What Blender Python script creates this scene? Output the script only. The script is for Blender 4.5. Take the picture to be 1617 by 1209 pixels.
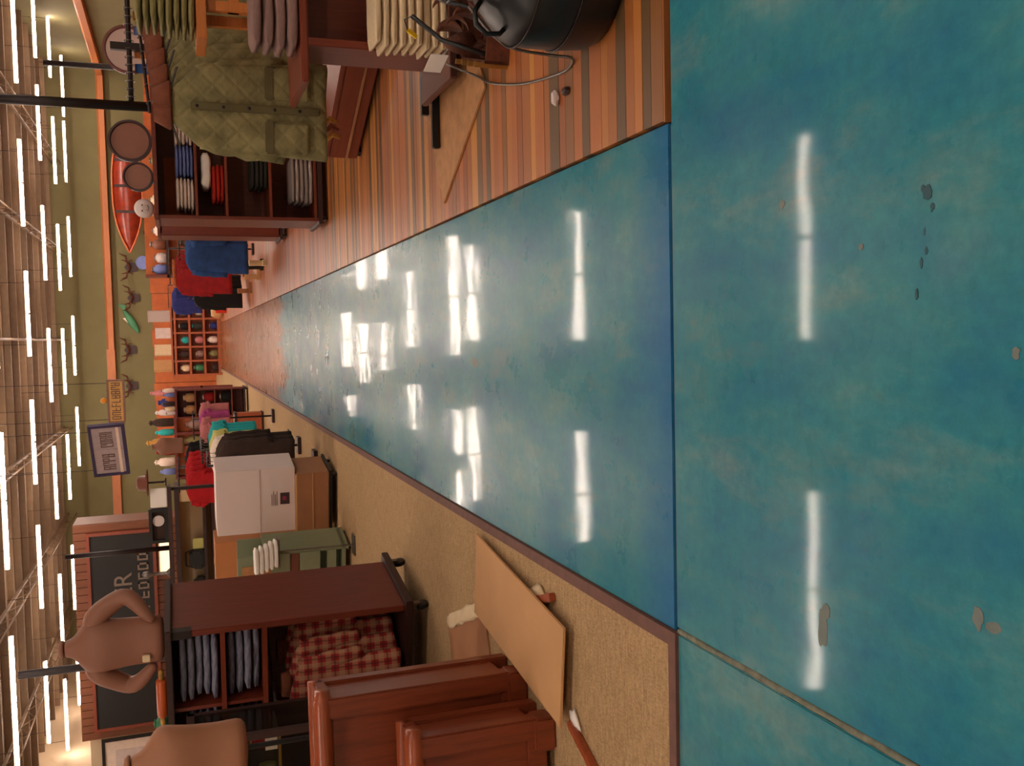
import bpy, bmesh, math, random
from mathutils import Vector, Matrix, Euler, noise
random.seed(7)
R = math.radians
sc = bpy.context.scene
C = sc.collection
for o in list(bpy.data.objects): bpy.data.objects.remove(o)

# ------------------------------------------------------------------ camera
# the photograph was taken with the phone turned on its side: the picture's left is up
PITCH, YAW, ROLL, EYE, FPX = R(19.52), R(3.12), R(2.3), 1.6, 1480.0
fw = Vector((-math.sin(YAW)*math.cos(PITCH), math.cos(YAW)*math.cos(PITCH), -math.sin(PITCH)))
r0 = Vector((math.cos(YAW), math.sin(YAW), 0)); u0 = r0.cross(fw)
right = r0*math.cos(ROLL) - u0*math.sin(ROLL)
up = r0*math.sin(ROLL) + u0*math.cos(ROLL)
cx, cy, cz = -up, right, -fw
cam_d = bpy.data.cameras.new('camera'); cam = bpy.data.objects.new('camera', cam_d); C.objects.link(cam)
cam.matrix_world = Matrix(((cx.x, cy.x, cz.x, 0), (cx.y, cy.y, cz.y, 0), (cx.z, cy.z, cz.z, EYE), (0, 0, 0, 1)))
cam_d.sensor_fit = 'HORIZONTAL'; cam_d.sensor_width = 36; cam_d.lens = 36*FPX/1617
cam_d.clip_start = .05; cam_d.clip_end = 200
sc.camera = cam

# ------------------------------------------------------------------ world, exposure
w = bpy.data.worlds.new('world'); sc.world = w; w.use_nodes = True
w.node_tree.nodes['Background'].inputs[0].default_value = (0, 0, 0, 1)
w.node_tree.nodes['Background'].inputs[1].default_value = 1
sc.view_settings.view_transform = 'Standard'; sc.view_settings.look = 'None'
sc.view_settings.gamma = 1; sc.view_settings.use_curve_mapping = False
sc.view_settings.exposure = 1.0
TUBE_STRENGTH = 32.0
TUBE_COLOR = (1.0, .83, .71, 1)

# ------------------------------------------------------------------ materials
def lin(c):
    return tuple(((v/255)/12.92 if v/255 <= .04045 else ((v/255+.055)/1.055)**2.4) for v in c) + (1,)
MATS = {}
def nt(name):
    m = bpy.data.materials.new(name); m.use_nodes = True
    t = m.node_tree; b = t.nodes['Principled BSDF']
    MATS[name] = m
    return m, t, b
def N(t, kind, **kw):
    n = t.nodes.new(kind)
    for k, v in kw.items(): setattr(n, k, v)
    return n
def coords(t, scale=(1,1,1), kind='Object', rot=(0,0,0)):
    tc = N(t, 'ShaderNodeTexCoord'); mp = N(t, 'ShaderNodeMapping')
    mp.inputs['Scale'].default_value = scale; mp.inputs['Rotation'].default_value = rot
    t.links.new(tc.outputs[kind], mp.inputs[0]); return mp.outputs[0]
def noise_n(t, vec, scale, detail=3, rough=.55, dist=0):
    n = N(t, 'ShaderNodeTexNoise'); n.inputs['Scale'].default_value = scale; n.inputs['Detail'].default_value = detail
    n.inputs['Roughness'].default_value = rough; n.inputs['Distortion'].default_value = dist
    t.links.new(vec, n.inputs['Vector']); return n.outputs['Fac']
def ramp(t, fac, stops):
    r = N(t, 'ShaderNodeValToRGB'); e = r.color_ramp.elements
    while len(e) < len(stops): e.new(.5)
    for i, (p, c) in enumerate(stops): e[i].position = p; e[i].color = c
    t.links.new(fac, r.inputs[0]); return r.outputs[0]
def mixc(t, fac, a, b, mode='MIX'):
    m = N(t, 'ShaderNodeMix', data_type='RGBA', blend_type=mode)
    for s, v in ((0, fac), (6, a), (7, b)):
        if hasattr(v, 'is_linked') or isinstance(v, bpy.types.NodeSocket): t.links.new(v, m.inputs[s])
        else: m.inputs[s].default_value = v
    return m.outputs[2]
def math_n(t, op, a, b=0.):
    m = N(t, 'ShaderNodeMath', operation=op)
    for s, v in ((0, a), (1, b)):
        if isinstance(v, bpy.types.NodeSocket): t.links.new(v, m.inputs[s])
        else: m.inputs[s].default_value = v
    return m.outputs[0]
def bump_n(t, b, h, strength=.3, dist=.01):
    n = N(t, 'ShaderNodeBump'); n.inputs['Strength'].default_value = strength; n.inputs['Distance'].default_value = dist
    t.links.new(h, n.inputs['Height']); t.links.new(n.outputs[0], b.inputs['Normal'])
def dark(c, k): return tuple(v*k for v in c[:3]) + (1,)
def mat(name, col, rough=.65, var=.25, scale=6, bump=0., bscale=60, metal=0., stretch=(1,1,1), spec=.5, bdist=.01):
    if name in MATS: return MATS[name]
    m, t, b = nt(name); c = lin(col)
    v = coords(t, stretch)
    f = noise_n(t, v, scale, 4)
    t.links.new(ramp(t, f, [(.3, dark(c, 1-var)), (.7, dark(c, 1+var*.6))]), b.inputs['Base Color'])
    b.inputs['Roughness'].default_value = rough; b.inputs['Metallic'].default_value = metal
    b.inputs['Specular IOR Level'].default_value = spec
    if bump: bump_n(t, b, noise_n(t, v, bscale, 3), bump, bdist)
    return m
def emis(name, col, s):
    m, t, b = nt(name); b.inputs['Base Color'].default_value = col
    b.inputs['Emission Color'].default_value = col; b.inputs['Emission Strength'].default_value = s
    return m

def make_concrete(name, brown_from=None):
    m, t, b = nt(name)
    v = coords(t)
    n1 = noise_n(t, v, .9, 6, .6); n2 = noise_n(t, coords(t, (1.2, .45, 1)), 3.2, 6, .65); n3 = noise_n(t, v, 22, 5, .7)
    blue = ramp(t, n1, [(.28, lin((16, 96, 140))), (.43, lin((40, 120, 142))), (.57, lin((78, 140, 148))), (.74, lin((134, 156, 150)))])
    alt = ramp(t, n2, [(.32, lin((14, 96, 146))), (.52, lin((48, 134, 146))), (.72, lin((136, 154, 140)))])
    c = mixc(t, .5, blue, alt)
    fine = ramp(t, n3, [(.3, (.82, .82, .82, 1)), (.75, (1.12, 1.12, 1.1, 1))])
    c = mixc(t, 1., c, fine, 'MULTIPLY')
    if brown_from is not None:
        sp = N(t, 'ShaderNodeSeparateXYZ'); t.links.new(coords(t, (1,1,1)), sp.inputs[0])
        nn = noise_n(t, coords(t, (1.6, .12, 1)), 1.4, 4, .6)
        y = math_n(t, 'ADD', sp.outputs[1], math_n(t, 'MULTIPLY', nn, 7.))
        f = math_n(t, 'MULTIPLY', math_n(t, 'SUBTRACT', y, brown_from+3.5), .9)
        cl = N(t, 'ShaderNodeClamp'); t.links.new(f, cl.inputs[0])
        br = ramp(t, noise_n(t, v, 1.3, 5), [(.35, lin((128, 78, 48))), (.65, lin((160, 104, 68)))])
        c = mixc(t, cl.outputs[0], c, br)
        # deeper blue band beside the saw cut
        f2 = math_n(t, 'MULTIPLY', math_n(t, 'SUBTRACT', 3.35, math_n(t, 'ADD', sp.outputs[1], math_n(t, 'MULTIPLY', nn, .35))), 2.6)
        cl2 = N(t, 'ShaderNodeClamp'); t.links.new(f2, cl2.inputs[0])
        c = mixc(t, math_n(t, 'MULTIPLY', cl2.outputs[0], .75), c, lin((18, 92, 158)))
    t.links.new(c, b.inputs['Base Color'])
    rr = ramp(t, noise_n(t, v, 2.2, 5, .7), [(.3, (.24,)*3+(1,)), (.7, (.36,)*3+(1,))])
    t.links.new(rr, b.inputs['Roughness'])
    b.inputs['Specular IOR Level'].default_value = .10
    b.inputs['Coat Weight'].default_value = .30; b.inputs['Coat Roughness'].default_value = .055; b.inputs['Coat IOR'].default_value = 1.32
    h = noise_n(t, v, 3.2, 1)
    bump_n(t, b, h, .06, .015)
    bn = [n_ for n_ in t.nodes if n_.type == 'BUMP'][0]; t.links.new(bn.outputs[0], b.inputs['Coat Normal'])
    return m
M_CONC = make_concrete('blue_stained_concrete'); M_AISLE = make_concrete('blue_stained_concrete_aisle', 15.2)

def make_wood(name, col, rough=.45, var=.3, axis=0, scale=5., bump=.05):
    if name in MATS: return MATS[name]
    m, t, b = nt(name); c = lin(col)
    st = [9, 9, 9]; st[axis] = .7
    oi = N(t, 'ShaderNodeObjectInfo')
    tc = N(t, 'ShaderNodeTexCoord'); ad = N(t, 'ShaderNodeVectorMath', operation='ADD'); mp = N(t, 'ShaderNodeMapping')
    mu = N(t, 'ShaderNodeVectorMath', operation='SCALE'); cb = N(t, 'ShaderNodeCombineXYZ')
    for i in range(3): t.links.new(oi.outputs['Random'], cb.inputs[i])
    t.links.new(cb.outputs[0], mu.inputs[0]); mu.inputs['Scale'].default_value = 37.
    t.links.new(tc.outputs['Object'], ad.inputs[0]); t.links.new(mu.outputs[0], ad.inputs[1])
    t.links.new(ad.outputs[0], mp.inputs[0]); mp.inputs['Scale'].default_value = st
    f = noise_n(t, mp.outputs[0], scale, 5, .6, .4)
    col_out = ramp(t, f, [(.25, dark(c, 1-var)), (.55, c), (.8, dark(c, 1+var*.5))])
    t.links.new(col_out, b.inputs['Base Color'])
    b.inputs['Roughness'].default_value = rough
    if bump: bump_n(t, b, f, bump, .01)
    return m
WOODP = [make_wood('plank_wood_%d' % i, c, .42, .25, 0, 4) for i, c in enumerate(
    [(166, 100, 50), (184, 116, 56), (154, 88, 46), (104, 78, 50), (202, 136, 64), (142, 94, 54), (118, 86, 54), (180, 106, 54)])]
M_CHERRY = make_wood('cherry_wood', (112, 46, 28), .4, .3, 2)
M_CHERRYX = make_wood('cherry_wood_cross', (122, 52, 30), .38, .3, 0)
M_DWOOD = make_wood('dark_walnut_wood', (52, 24, 18), .5, .3, 2)
M_ORANGEW = make_wood('orange_pine_wood', (190, 110, 48), .45, .25, 0)
M_PANELW = make_wood('honey_panel_wood', (112, 62, 34), .5, .3, 2, 3)
M_BIN = make_wood('bin_wood', (128, 58, 32), .35, .35, 2)
M_BINX = make_wood('bin_rail_wood', (158, 76, 42), .3, .3, 0)
M_HUTCH = make_wood('orange_hutch_wood', (168, 84, 46), .5, .25, 0)
M_TRUNK = make_wood('trunk_leather_wood', (126, 58, 34), .45, .2, 0)

def make_farwood():
    m, t, b = nt('wood_floor_far')
    sp = N(t, 'ShaderNodeSeparateXYZ'); t.links.new(coords(t), sp.inputs[0])
    wn = N(t, 'ShaderNodeTexWhiteNoise', noise_dimensions='1D')
    t.links.new(math_n(t, 'FLOOR', math_n(t, 'MULTIPLY', sp.outputs[1], 12.5)), wn.inputs['W'])
    c = ramp(t, wn.outputs['Value'], [(0, lin((104, 72, 50))), (.25, lin((148, 76, 42))), (.5, lin((164, 90, 48))), (.8, lin((180, 106, 56))), (1, lin((120, 78, 52)))])
    t.links.new(c, b.inputs['Base Color']); b.inputs['Roughness'].default_value = .42
    return m
M_FARWOOD = make_farwood()
def make_carpet():
    m, t, b = nt('tan_rib_carpet')
    v = coords(t, (1.2, 9, 1)); f = noise_n(t, v, 9, 4, .6)
    v2 = coords(t, (2.5, 1, 1)); f2 = noise_n(t, v2, 60, 2, .6)
    c = ramp(t, f, [(.3, lin((158, 126, 90))), (.7, lin((198, 166, 124)))])
    c = mixc(t, .35, c, ramp(t, f2, [(.35, lin((116, 92, 66))), (.65, lin((198, 166, 122)))]))
    t.links.new(c, b.inputs['Base Color']); b.inputs['Roughness'].default_value = .95
    b.inputs['Specular IOR Level'].default_value = .1
    bump_n(t, b, f2, .5, .01); return m
M_CARPET = make_carpet()
M_CBORDER = mat('plum_brown_binding', (112, 76, 66), .8, .15, 20)
M_DECK = make_wood('ceiling_deck', (118, 94, 68), .75, .12, 0, 1.5, 0)
M_JOIST = mat('tan_painted_steel', (118, 94, 70), .6, .12)
M_WALLG = mat('olive_wall_paint', (112, 104, 68), .85, .08, 1.2)
M_WALLT = mat('cream_wall_paint', (206, 182, 150), .85, .06, 1.2)
M_CORN = make_wood('cornice_wood', (176, 104, 58), .5, .2, 0)
M_BLACK = mat('black_metal', (10, 9, 10), .38, .2, 10)
M_DKMETAL = mat('dark_bronze_metal', (44, 32, 30), .45, .2, 10, metal=.4)
M_STEEL = mat('grey_steel', (120, 112, 106), .35, .2, 20, metal=.8)
M_TUBE = emis('lit_tube', TUBE_COLOR, TUBE_STRENGTH)
M_FIXT = mat('white_enamel', (200, 180, 150), .5, .05)
M_MANN = mat('tan_mannequin', (150, 100, 78), .6, .08, 3, .05, 80)
M_MANN2 = mat('peach_bust', (168, 112, 80), .6, .08, 3, .05, 80)
M_CARD = mat('tan_cardboard', (196, 148, 98), .8, .08, 3)
M_CARD2 = mat('brown_cardboard', (164, 112, 74), .8, .12, 4)
M_KRAFT = mat('speckled_tan_board', (178, 126, 78), .7, .2, 14)
M_WHITEB = mat('white_carton', (226, 204, 196), .7, .03, 2)
M_WHITE = mat('white_linen', (240, 232, 222), .8, .04, 6)
M_CREAM = mat('cream_shirt_cloth', (222, 198, 160), .9, .1, 14, .2, 120)
M_MAUVE = mat('mauve_knit', (146, 114, 106), .95, .15, 14, .4, 160)
M_KHAKI = mat('khaki_cloth', (134, 122, 74), .9, .15, 10, .2, 90)
M_REDC = mat('red_cloth', (150, 14, 18), .85, .25, 8, .2, 60)
M_REDB = mat('bright_red_knit', (204, 44, 20), .9, .2, 16, .4, 120)
M_DENIM = mat('faded_denim', (132, 130, 148), .9, .5, 12, .4, 30)
M_BLUEJ = mat('blue_denim', (38, 74, 130), .85, .3, 7, .2, 40)
M_NAVY = mat('royal_blue_cloth', (34, 44, 112), .85, .25, 7)
M_BLKC = mat('black_cloth', (20, 18, 18), .9, .2, 8)
M_TEAL = mat('turquoise_cloth', (44, 176, 176), .85, .15, 8)
M_YEL = mat('pale_yellow_cloth', (214, 204, 120), .85, .12, 8)
M_WHC = mat('white_cloth', (236, 216, 200), .85, .08, 8)
M_BRNC = mat('dark_brown_fleece', (60, 42, 34), .95, .2, 9, .2, 60)
M_SAGE = mat('sage_green_paint', (128, 134, 104), .6, .1, 4)
M_GREYK = mat('grey_knit', (188, 172, 164), .95, .2, 40, .6, 140)
M_PINK = mat('pink_cloth', (196, 120, 120), .85, .15, 8)
M_DGREEN = mat('dark_tartan_cloth', (50, 48, 40), .9, .4, 10)
M_YELTAG = mat('yellow_plastic', (240, 200, 30), .5, .05)
M_RUST = mat('rusty_iron', (98, 52, 32), .7, .5, 14, .4, 50, metal=.2)
M_CORD = mat('brown_corduroy', (122, 66, 42), .9, .2, 20, .4, 120)
M_COPPER = mat('canoe_varnish', (136, 44, 22), .3, .3, 4)
M_CANRIM = mat('canoe_gunwale', (196, 104, 64), .4, .2, 4)
M_ORANGEP = mat('orange_wall_panel', (176, 88, 34), .6, .2, 3)
M_CHALK = mat('chalkboard_black', (18, 14, 14), .6, .2, 3)
M_LETTER = mat('chalk_letters', (120, 104, 92), .8, .3, 30)
M_SIGNW = mat('weathered_white_sign', (176, 160, 164), .7, .12, 9)
M_SIGNB = mat('indigo_frame_paint', (54, 44, 86), .6, .2, 6)
M_SIGNY = mat('yellow_sign_paint', (218, 170, 96), .6, .15, 9)
M_SIGNL = mat('brown_sign_letters', (110, 84, 76), .7, .2, 9)
M_PALE = mat('pale_plaster', (214, 196, 190), .7, .1, 6)
M_BLUEL = mat('light_blue_enamel', (112, 126, 186), .5, .1)
M_LIME = mat('lime_green_cloth', (164, 176, 60), .8, .1)
M_GREENP = mat('green_enamel', (60, 124, 84), .5, .2)
M_CREAMP = mat('cream_cabinet_paint', (214, 182, 136), .6, .06, 2)
M_STRAW = mat('woven_straw', (186, 134, 58), .8, .35, 30, .5, 60)
M_TRAY = mat('brown_lacquer', (128, 76, 54), .45, .12, 4)
M_MIRROR = mat('mirror_face_white', (206, 176, 166), .4, .08, 3)
M_LEATHER = mat('brown_leather', (118, 64, 44), .5, .2, 12)
M_JOINT = mat('joint_filler_dark', (30, 40, 44), .8, .3, 20)
M_CRACK = mat('crumbled_joint_filler', (122, 122, 104), .85, .4, 25)
M_GOLD = mat('brass_edge', (170, 130, 70), .35, .1, metal=.7)
M_CORKBACK = mat('tan_interior', (96, 58, 34), .8, .2)
def make_glass():
    m, t, b = nt('cabinet_glass'); b.inputs['Base Color'].default_value = (.8, .85, .83, 1)
    b.inputs['Roughness'].default_value = .04; b.inputs['Transmission Weight'].default_value = 1; b.inputs['IOR'].default_value = 1.1
    return m
M_GLASS = make_glass()
def make_plaid():
    m, t, b = nt('red_plaid_flannel'); v = coords(t)
    sp = N(t, 'ShaderNodeSeparateXYZ'); t.links.new(v, sp.inputs[0])
    def band(o, f, w, ph=0.):
        x = math_n(t, 'FRACT', math_n(t, 'ADD', math_n(t, 'MULTIPLY', o, f), ph)); return math_n(t, 'LESS_THAN', x, w)
    c = lin((158, 38, 34))
    a = mixc(t, math_n(t, 'MULTIPLY', band(sp.outputs[0], 13, .42), .34), c, lin((200, 170, 130)))
    a = mixc(t, math_n(t, 'MULTIPLY', band(sp.outputs[2], 11, .42), .34), a, lin((200, 170, 130)))
    a = mixc(t, math_n(t, 'MULTIPLY', band(sp.outputs[0], 13, .16, .35), .5), a, lin((60, 24, 24)))
    a = mixc(t, math_n(t, 'MULTIPLY', band(sp.outputs[2], 11, .16, .35), .5), a, lin((60, 24, 24)))
    t.links.new(a, b.inputs['Base Color']); b.inputs['Roughness'].default_value = .9
    bump_n(t, b, noise_n(t, v, 9, 3), .4, .03); return m
M_PLAID = make_plaid()
def make_quilt():
    m, t, b = nt('olive_quilted_cloth'); v = coords(t)
    sp = N(t, 'ShaderNodeSeparateXYZ'); t.links.new(v, sp.inputs[0])
    def saw(a):
        x = math_n(t, 'FRACT', a); x = math_n(t, 'ABSOLUTE', math_n(t, 'SUBTRACT', x, .5)); return math_n(t, 'MULTIPLY', x, 2.)
    p = math_n(t, 'MULTIPLY', math_n(t, 'ADD', sp.outputs[0], sp.outputs[2]), 7.)
    q = math_n(t, 'MULTIPLY', math_n(t, 'SUBTRACT', sp.outputs[0], sp.outputs[2]), 7.)
    d = math_n(t, 'MAXIMUM', saw(p), saw(q))
    h = ramp(t, d, [(.6, (1,1,1,1)), (1., (0,0,0,1))])
    n = noise_n(t, v, 7, 4)
    c = ramp(t, n, [(.3, lin((106, 98, 62))), (.7, lin((150, 138, 92)))])
    t.links.new(c, b.inputs['Base Color']); b.inputs['Roughness'].default_value = .85
    bump_n(t, b, math_n(t, 'ADD', h, math_n(t, 'MULTIPLY', n, 2.5)), .40, .012); return m
M_QUILT = make_quilt()

# ------------------------------------------------------------------ mesh helpers
class MB:
    def __init__(self): self.v = []; self.f = []
    def box(self, x0, x1, y0, y1, z0, z1, mtx=None):
        b = len(self.v)
        p = [Vector(q) for q in ((x0,y0,z0),(x1,y0,z0),(x1,y1,z0),(x0,y1,z0),(x0,y0,z1),(x1,y0,z1),(x1,y1,z1),(x0,y1,z1))]
        if mtx: p = [mtx @ q for q in p]
        self.v += [tuple(q) for q in p]
        self.f += [tuple(b+i for i in q) for q in ((0,3,2,1),(4,5,6,7),(0,1,5,4),(1,2,6,5),(2,3,7,6),(3,0,4,7))]
        return self
    def rings(self, rings, cap=True, close=False):
        b = len(self.v); n = len(rings[0])
        for r in rings: self.v += [tuple(p) for p in r]
        m = len(rings)
        for i in range(m if close else m-1):
            j = (i+1) % m
            for k in range(n):
                l = (k+1) % n
                self.f.append((b+i*n+k, b+i*n+l, b+j*n+l, b+j*n+k))
        if cap and not close:
            self.f.append(tuple(b+k for k in range(n))[::-1]); self.f.append(tuple(b+(m-1)*n+k for k in range(n)))
        return self
    def tube(self, pts, r, seg=8, close=False):
        pts = [Vector(p) for p in pts]; rs = r if isinstance(r, (list, tuple)) else [r]*len(pts); out = []
        n = len(pts); ref = None
        for i, p in enumerate(pts):
            a = pts[(i-1) % n] if (i > 0 or close) else p; c = pts[(i+1) % n] if (i < n-1 or close) else p
            d = (c-a).normalized()
            if ref is None:
                ref = d.orthogonal().normalized()
            ref = (ref - d*ref.dot(d)); ref = ref.normalized() if ref.length > 1e-6 else d.orthogonal().normalized()
            s = d.cross(ref)
            out.append([p + (ref*math.cos(2*math.pi*k/seg) + s*math.sin(2*math.pi*k/seg))*rs[i] for k in range(seg)])
        return self.rings(out, True, close)
    def lathe(self, prof, c=(0,0,0), seg=24, sx=1, sy=1, mtx=None):
        out = []
        for r, z in prof:
            ring = [Vector((c[0]+max(r, 1e-4)*sx*math.cos(2*math.pi*k/seg), c[1]+max(r, 1e-4)*sy*math.sin(2*math.pi*k/seg), c[2]+z)) for k in range(seg)]
            if mtx: ring = [mtx @ q for q in ring]
            out.append(ring)
        return self.rings(out)
    def prism(self, poly, y0, y1):           # polygon in x-z, extruded along y
        a = [(x, y0, z) for x, z in poly]; b_ = [(x, y1, z) for x, z in poly]
        return self.rings([a, b_])
    def build(self, name, m, parent=None, loc=(0,0,0), rz=0, smooth=False, bevel=0, sub=0):
        me = bpy.data.meshes.new(name); me.from_pydata(self.v, [], self.f); me.validate()
        bm = bmesh.new(); bm.from_mesh(me); bmesh.ops.recalc_face_normals(bm, faces=bm.faces)
        if bevel: bmesh.ops.bevel(bm, geom=list(bm.edges), offset=bevel, segments=2, affect='EDGES', clamp_overlap=True)
        bm.to_mesh(me); bm.free()
        me.materials.append(m)
        if smooth:
            for p in me.polygons: p.use_smooth = True
        return link(name, me, parent, loc, rz, sub)
def link(name, me, parent=None, loc=(0,0,0), rz=0, sub=0):
    o = bpy.data.objects.new(name, me); C.objects.link(o); o.parent = parent
    o.location = loc; o.rotation_euler = (0, 0, rz)
    if sub:
        s = o.modifiers.new('sub', 'SUBSURF'); s.levels = sub; s.render_levels = sub
    return o
def tag(o, label, cat, group=None):
    o['label'] = label; o['category'] = cat
    if group: o['group'] = group
    return o
def thing(name, label, cat, loc=(0,0,0), rz=0, group=None):
    o = bpy.data.objects.new(name, None); C.objects.link(o); o.location = loc; o.rotation_euler = (0,0,rz)
    o.empty_display_size = .1
    return tag(o, label, cat, group)
def struct(o): o['kind'] = 'structure'; return o
def box(x0, x1, y0, y1, z0, z1): return MB().box(x0, x1, y0, y1, z0, z1)
def copy_tree(o, parent=None):
    c = o.copy(); C.objects.link(c); c.parent = parent
    for ch in o.children: copy_tree(ch, c)
    return c
def text_mesh(body, size, ext=.002):
    cu = bpy.data.curves.new('t', 'FONT'); cu.body = body; cu.size = size; cu.extrude = ext; cu.align_x = 'CENTER'; cu.align_y = 'CENTER'
    o = bpy.data.objects.new('t', cu); C.objects.link(o)
    bpy.context.view_layer.update()
    me = bpy.data.meshes.new_from_object(o.evaluated_get(bpy.context.evaluated_depsgraph_get()))
    bpy.data.objects.remove(o); return me

# ------------------------------------------------------------------ floor
fl = struct(box(-14, 12, -8, 45.2, -.25, -.03).build('floor', M_JOINT))
box(-1.030, 12, -8, 2.842, -.03, 0).build('concrete_slab', M_CONC, fl, bevel=.004)
box(-14, -1.052, -8, 2.842, -.03, 0).build('concrete_slab', M_CONC, fl, bevel=.004)
box(-1.045, .708, 2.858, 45, -.03, 0).build('concrete_slab', M_AISLE, fl, bevel=.004)
# crumbled filler in the joint that runs under the carpet edge
mb = MB(); n = 60; rg = []
for i in range(n+1):
    y = -2 + 4.84*i/n; wv = .010 + .007*noise.noise((y*9, 0, 0)); xo = -1.041 + .006*noise.noise((y*4, 3, 0))
    z = .004*noise.noise((y*14, 7, 1)) - .002
    rg.append([(xo-wv, y, -.028), (xo+wv, y, -.028), (xo+wv*.9, y, z), (xo, y, z+.003), (xo-wv*.9, y, z)])
mb.rings(rg).build('joint_filler', M_CRACK, fl, smooth=True)
box(-1.03, .70, 2.843, 2.850, -.03, -.004).build('joint_strip', mat('joint_strip_blue', (46, 92, 112), .5, .3, 20), fl)
def patch(x, y, rx, ry, m, seed, rz=0):
    c, s_ = math.cos(rz), math.sin(rz); top = []
    for k in range(18):
        a = 2*math.pi*k/18; q = 1+.45*noise.noise((math.cos(a)*1.6, math.sin(a)*1.6, seed*7.3)); u, v_ = rx*q*math.cos(a), ry*q*math.sin(a)
        top.append((x+c*u-s_*v_, y+s_*u+c*v_))
    MB().rings([[(a, b_, -.002) for a, b_ in top], [(a, b_, .0005+.0004*(seed % 4)) for a, b_ in top]]).build('worn_patch', m, fl)
M_WORN = mat('worn_bare_concrete', (108, 118, 112), .5, .15, 20); M_SCUFF = mat('dark_scuff', (26, 76, 88), .5, .2, 20); M_RSPOT = mat('rusty_spot', (108, 116, 110), .5, .2, 20)
for a in ((-.802, 2.06, .05, .022, M_WORN, 1), (-.755, 2.045, .022, .016, M_WORN, 2.5), (-.63, 1.541, .024, .012, M_WORN, 2), (-.64, 1.50, .012, .02, M_WORN, 12), (.297, 1.686, .018, .012, M_SCUFF, 3), (.265, 1.672, .010, .006, M_SCUFF, 13), (.31, 1.70, .008, .006, M_SCUFF, 14), (.213, 1.696, .008, .004, M_SCUFF, 4), (.17, 1.69, .01, .004, M_SCUFF, 5), (.143, 1.705, .012, .004, M_SCUFF, 6), (.072, 1.719, .012, .005, M_SCUFF, 7), (-.153, 5.134, .03, .06, M_RSPOT, 8), (.347, 2.225, .012, .012, M_RSPOT, 10), (-.059, 1.447, .012, .01, M_WORN, 11), (.198, 1.905, .008, .008, M_RSPOT, 15)): patch(*a)
# wood floor: planks one by one as far as they can be told apart
y = 2.872; base_me = None; i = 0
while y < 10.6:
    wd = random.choice((.062, .075, .085, .11, .07))
    k = random.choice((0, 1, 2, 4, 7)) if i % 2 else random.choice((3, 5, 6, 0, 1, 7))
    if i in (1, 4): k = 3
    xs = [.716, 3.0 + random.random()*2.2, 8.0]
    for a, b_ in zip(xs[:-1], xs[1:]):
        me = bpy.data.meshes.get('plank_mesh_%d' % k)
        if me is None:
            t_ = box(0, 1, 0, 1, 0, 1); me = bpy.data.meshes.new('plank_mesh_%d' % k); me.from_pydata(t_.v, [], t_.f); me.update(); me.materials.append(WOODP[k])
        o = link('plank', me, fl, (a, y, -.03)); o.scale = (b_-a-.003, wd-.003, .042 + random.random()*.002)
        if b_ > 7: break
        k = random.randrange(8)
    y += wd; i += 1
YW = y
box(.716, 11.95, YW, 45, -.03, .012).build('wood_floor', M_FARWOOD, fl)
box(8.003, 11.95, 2.872, YW, -.03, .012).build('wood_floor', M_FARWOOD, fl)
box(.712, 11.95, 2.858, 2.868, -.03, .013).build('edge_strip', WOODP[0], fl)
# carpet with a bound edge
box(-13.9, -1.10, 2.885, 45, -.03, .012).build('carpet', M_CARPET, fl)
box(-1.10, -1.048, 2.835, 45, -.03, .014).build('carpet_binding', M_CBORDER, fl)
box(-13.9, -1.10, 2.835, 2.885, -.03, .014).build('carpet_binding', M_CBORDER, fl)

# ------------------------------------------------------------------ shell
wf = struct(box(-14, 12.2, 45, 45.3, 0, 6.7).build('wall_far', M_WALLG))
wr = struct(box(11.95, 12.2, -8, 45, 0, 6.7).build('wall_right', M_WALLG))
wl = struct(box(-14.2, -13.9, -8, 45, 0, 6.7).build('wall_left', M_WALLT))
wb = struct(box(-14, 12.2, -8.3, -8, 0, 6.7).build('wall_behind', M_WALLT))
ce = struct(box(-14, 12.2, -8, 45.2, 6.6, 6.75).build('ceiling', M_DECK))
yy = -7
while yy < 45:
    box(-13.9, 11.95, yy, yy+.09, 6.42, 6.6).build('purlin', M_JOIST, ce); yy += 1.45
for x in (-11.2, -7.4, -3.6, .2, 4.0, 7.8):
    m_ = MB(); m_.box(x-.04, x+.04, -8, 45, 6.36, 6.44); m_.box(x-.025, x+.025, -8, 45, 6.06, 6.09)
    s = -8.
    while s < 44.4:
        m_.tube([(x, s, 6.08), (x, s+.65, 6.38)], .012, 5); m_.tube([(x, s+.65, 6.38), (x, s+1.3, 6.08)], .012, 5); s += 1.3
    m_.build('truss', M_JOIST, ce)
# wooden cornices
c1 = MB().prism([(44.62, 4.24), (44.62, 4.46), (44.74, 4.54), (45.0, 4.54), (45.0, 4.24)], -.25, 11.95)
c1.v = [(b_, a, c) for a, b_, c in c1.v]; struct(c1.build('trim_1', M_CORN))
c2 = MB().prism([(44.70, 4.22), (44.70, 4.56), (45.0, 4.56), (45.0, 4.22)], -9.0, -.25)
c2.v = [(b_, a, c) for a, b_, c in c2.v]; struct(c2.build('trim_2', M_CORN))
c3 = MB().prism([(11.57, 4.24), (11.57, 4.46), (11.7, 4.54), (11.95, 4.54), (11.95, 4.24)], -8, 44.62)
struct(c3.build('trim_3', M_CORN))
# slatted orange lower panels of the far wall
x = -5.0; k = 0
while x < 11.6:
    box(x, x+.78, 44.84, 45.0, 0, 2.62 + (.0 if k % 3 else .05)).build('wall_panel', M_ORANGEP, wf); x += .8; k += 1
# honey panelled enclosure on the left
kw = struct(box(-10.2, -4.6, 26.06, 27.2, 0, 4.3).build('wall_enclosure', M_PANELW))
x = -10.2
while x < -4.62:
    box(x, x+.185, 26.0, 26.06, 0, 4.3).build('board', M_PANELW, kw); x += .2
struct(box(-13.9, -10.22, 26.4, 27.2, 0, 4.15).build('wall_white_partition', M_WALLT))

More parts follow.
